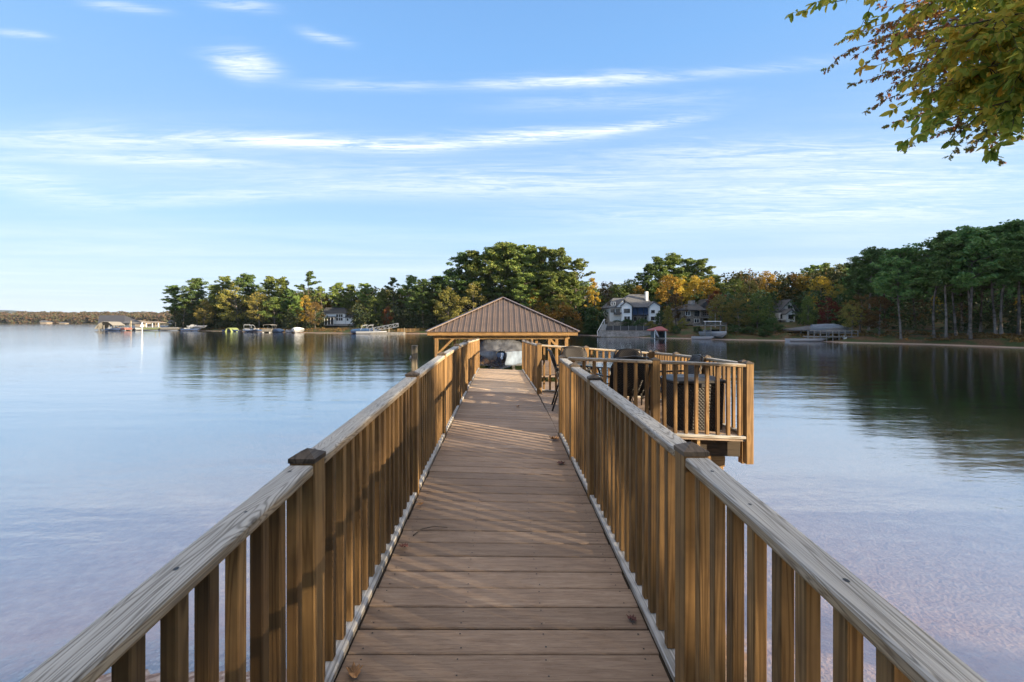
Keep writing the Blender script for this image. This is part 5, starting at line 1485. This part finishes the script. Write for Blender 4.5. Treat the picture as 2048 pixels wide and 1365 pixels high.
# upper-deck dock with boat
d = 76
h = Front(1432, d, 680, 'upper_deck_dock', 'two level boat dock with flat upper deck and white framed posts', 'boat dock')
h.block('upper_deck', 1408, 1454, 650.5, 652.6, 'greydock', 4.5, 0)
for px in (1410, 1422, 1440, 1452): h.block('post', px, px + 1, 652.6, 687, 'greydock', .15, .1); h.block('post', px, px + 1, 652.6, 687, 'greydock', .15, 4.2)
m = MB()
for px in np.arange(1408.5, 1454, 1.5): m.box((h.x(px), .05, (h.z(650.5) + h.z(646.2)) / 2), (.04, .04, h.z(646.2) - h.z(650.5)))
m.box((h.x(1431), .05, h.z(646)), (h.x(1454) - h.x(1408), .08, .06)); m.build('upper_rail', M['greydock'], h.r)
for px in (1410, 1441): h.block('pergola_post', px, px + .8, 643.4, 650, 'white', .1, .4)
h.block('pergola_beam', 1408, 1443, 642.6, 643.9, 'white', .15, .35)
h.block('dock_floor', 1398, 1430, 678.2, 679.8, 'greydock', 3.5, .1)
boat(1430.5, 0, d + 1, 6.2, 2.5, 1.1, 8, 'gel', 'white speedboat with dark screen under the upper deck dock', None, False, True, L3, .2)
boat(1405, 0, d - .6, 3.6, 1.4, .6, 70, 'gel', 'small white dinghy left of the upper deck dock', None, False, False)
e = empty('flagpole', (PX(1430.5, d + 6), d + 6, 2), 0, 'thin grey pole rising behind the upper deck dock', 'pole'); MB().tube((0, 0, 0), (0, 0, PZ(627, d + 6) - 2), .07, .05).build('shaft', M['alu'], e)
# twin hip-roofed boathouses and their dock
for px0, px1, pe, pr, d, lab in ((1600, 1634, 660, 652, 72, 'dark hip roofed boathouse, left one of two beside the dark pines'), (1656, 1697, 664, 653, 68, 'dark hip roofed boathouse, right one of two, with lifted white boat')):
    h = Front((px0 + px1) / 2, d, 684, 'lake_boathouse', lab, 'boathouse'); c = (px0 + px1) / 2
    h.hip('roof', px0, px1, pe, c - 2, c + 2, pr, 'slate', 4.2, 0, .2)
    for px in (px0 + 2, px1 - 3): h.block('post', px, px + 1.2, pe, 692, 'greydock', .16, .1); h.block('post', px, px + 1.2, pe, 692, 'greydock', .16, 4)
    h.block('beam', px0 + 1.5, px1 - 1.5, pe + .3, pe + 2, 'frame', .1, .05)
    h.block('dock_floor', px0 - 2, px1 + 2, 681, 682.6, 'greydock', 4.5, .2)
d = 67
e = empty('long_dock', (PX(1660, d), d, .75), R(-8), 'grey dock with railing in front of the hip roofed boathouses', 'dock')
wd = (PX(1722, d) - PX(1632, d)) / 2
MB().box((0, 0, 0), (2 * wd, 1.6, .16)).build('dock_floor', M['greydock'], e)
for zz in (.55, .95): MB().box((0, -.75, zz), (2 * wd, .06, .08)).build('rail', M['greydock'], e)
for k in range(9): MB().box((-wd + 2 * wd * k / 8, -.70, .0), (.11, .11, 2.0)).build('post', M['greydock'], e)
for k in range(4): MB().tube((-wd * .9 + 1.8 * wd * k / 3, .4, -3), (-wd * .9 + 1.8 * wd * k / 3, .4, -.08), .12).build('pile', M['greydock'], e)
boat(1613, 0, 67, 5.6, 1.6, .55, 84, 'gel', 'long low white boat moored left of the railed dock', None, False, False)
boat(1661, 0, 70.5, 5.4, 2.2, .9, 62, 'gel', 'white covered boat raised on its lift between the hip roofed boathouses', 'palecanvas', False, False, L3, 1.35)
h = Front(1700, 66, 684, 'utility_box', 'white box standing on the dock right of the right hip roofed boathouse', 'box')
h.block('body', 1688.5, 1694, 673, 682, 'white', .4, 0); h.block('lid', 1688.2, 1694.3, 672.2, 673, 'white', .5, -.05)

# ------------------------------------------------------------------ our own shore: trees that shade the dock, and the overhanging boughs
UX, UY = math.sin(SUN_AZ), math.cos(SUN_AZ)           # ground direction towards the sun
def sun_place(s, k):
    """point k metres towards the sun from the walkway's axis point at distance s along the shadow front"""
    v = Vector((-UY, UX)); return v * s + Vector((UX, UY)) * k
GL = 'shade trees on the near shore behind the camera'
thicket('dense_wood', [(rs.uniform(-60, 9), rs.uniform(-34, -12), rs.uniform(8, 16), 2.2) for i in range(150)], 'woodmix', 31, 30, .3)
for s, k, kind, h, ws in SHADE:
    p = sun_place(s, k)
    tree_at(kind, p.x, p.y, h, 'shore tree on the near bank to the right, outside the view', GL, ws)
for x, y, h, kind, ws in HILLTREES:
    tree_at(kind, x, y, h, 'tall tree on the rising right bank, outside the view', 'bank trees outside the view', ws)
TW = 4.2
def leaf_shape(kind):
    """outline of one leaf, stalk at the origin, tip along +y, unit length"""
    if kind == 'hickory': return [(0,0),(.10,.12),(.20,.32),(.23,.55),(.16,.78),(0,1.0),(-.16,.78),(-.23,.55),(-.20,.32),(-.10,.12)]
    return [(0,0),(.05,.16),(.26,.24),(.10,.36),(.34,.56),(.13,.62),(.22,.86),(.05,.84),(0,1.0),(-.05,.84),(-.22,.86),(-.13,.62),(-.34,.56),(-.10,.36),(-.26,.24),(-.05,.16)]
def overhang(name, label, trunk, boughs, kind, leaf, per_m, mat, seed, th):
    """a whole tree whose outer boughs reach into the view"""
    rr = random.Random(seed)
    tx, ty = trunk; g = gz(tx, ty)
    e = empty(name, (tx, ty, g - .15), 0, label, 'tree')
    base = Vector((tx, ty, g - .15))
    mb = MB(); lv = []; lf = []
    H = 13.0
    mb.path([Vector((.02 * z, .03 * math.sin(z), z)) for z in (0, .3, 1.2, 3, 5.5, 8, 10.5, H)], [th * k for k in (1.6, 1.15, 1, .9, .75, .55, .3, .05)], 10)
    shp = leaf_shape(kind); nS = len(shp)
    def put_leaf(p, direc, size):
        y = (direc * .45 + Vector((rr.uniform(-1, 1), rr.uniform(-1, 1), rr.uniform(-1.3, .3)))).normalized()
        nz_ = Vector((rr.uniform(-1, 1), rr.uniform(-1, 1), rr.uniform(.1, 1))).normalized()
        x = y.cross(nz_).normalized(); z = x.cross(y)
        s = size * rr.uniform(.65, 1.2); curl = rr.uniform(-.1, .35); fold = rr.uniform(.1, .5)
        n0 = len(lv)
        for a, b in shp: lv.append(p + (x * a + y * b + z * (abs(a) * fold - curl * b * b)) * s)
        h = nS // 2
        lf.append(tuple(n0 + i for i in range(0, h + 1))); lf.append(tuple(n0 + i for i in [0] + list(range(nS - 1, h - 1, -1)))[::1])
    def twig(a, direc, ln):
        p = a.copy(); d = direc.normalized(); pts = [p.copy()]; n = max(3, int(ln / .11))
        for i in range(n):
            d = (d + Vector((rr.uniform(-.28, .28), rr.uniform(-.28, .28), rr.uniform(-.30, .12)))).normalized()
            p = p + d * ln / n; pts.append(p.copy())
            for k in range(per_m): put_leaf(p + d * rr.uniform(-.05, .05), d, leaf)
        put_leaf(p, d, leaf); put_leaf(p, d, leaf)
        mb.path(pts, [.005 - .0035 * i / n for i in range(n + 1)], 4, cap=False)
    for (z0, tip, r0, ntw, ln) in boughs:
        a = Vector((0, 0, z0)); b = Vector(tip) - base
        mid = a.lerp(b, .5) + Vector((0, 0, .35 + rr.uniform(0, .3)))
        pts = [a, a.lerp(mid, .5) + Vector((0, 0, .12)), mid, mid.lerp(b, .5) + Vector((rr.uniform(-.1, .1), rr.uniform(-.1, .1), .08)), b]
        mb.path(pts, [r0, r0 * .75, r0 * .5, r0 * .3, .004], 7)
        full = []
        for i in range(len(pts) - 1):
            for t in range(6): full.append(pts[i].lerp(pts[i + 1], t / 6))
        full.append(b)
        for k in range(int(ntw * TW)):
            f = 1 - rr.random() ** 1.5 * .62
            q = full[int(f * (len(full) - 1))]; out = (b - a).normalized()
            dr = (out * .22 + Vector((rr.uniform(-1, 1), rr.uniform(-1, 1), rr.uniform(-.75, .45)))).normalized()
            twig(q, dr, ln * rr.uniform(.6, 1.25))
        twig(b, (b - mid).normalized(), ln)
    mb.build('trunk', M['bark'], e, smooth=True)
    me = bpy.data.meshes.new('crown'); me.from_pydata([tuple(v) for v in lv], [], lf); me.update(); me.materials.append(M[mat]); link('crown', me, None, e)
    return e
def V(px, py, d): return (PX(px, d), d, PZ(py, d))
M['hickory'] = leafmat('golden_hickory_leaves', [(.10, .20, .035), (.20, .34, .06), (.34, .46, .08), (.58, .58, .10), (.85, .68, .10), (.62, .40, .08)], .58)
M['oakleaf'] = leafmat('turning_oak_leaves', [(.09, .15, .05), (.15, .21, .06), (.22, .18, .06), (.32, .12, .05), (.45, .27, .07)], .5)
overhang('hickory_tree', 'golden leaved tree at the near right whose boughs hang into the top right corner', (8.6, 1.4), HICK, 'hickory', .098, 5, 'hickory', 5, .20)
TW = 4.2
overhang('oak_tree', 'oak with small green and red leaves behind the golden boughs at the top right', (13.6, -.85), OAK, 'oak', .085, 6, 'oakleaf', 9, .26)

# ------------------------------------------------------------------ the air
if HAZE > 0:
    hz = MB().box((-200, 1500, 58.5), (7600, 7600, 130 - 1)).build('haze', None)
    hz.location.z = 0
    m = bpy.data.materials.new('pale_air'); m.use_nodes = True; nt = m.node_tree; nt.nodes.clear()
    out = N(nt, 'ShaderNodeOutputMaterial'); pv = N(nt, 'ShaderNodeVolumePrincipled')
    pv.inputs['Color'].default_value = (.62, .78, 1.0, 1); pv.inputs['Density'].default_value = HAZE
    L(nt, pv.outputs[0], out.inputs['Volume']); hz.data.materials.clear(); hz.data.materials.append(m)
    tag(hz, kind='stuff')
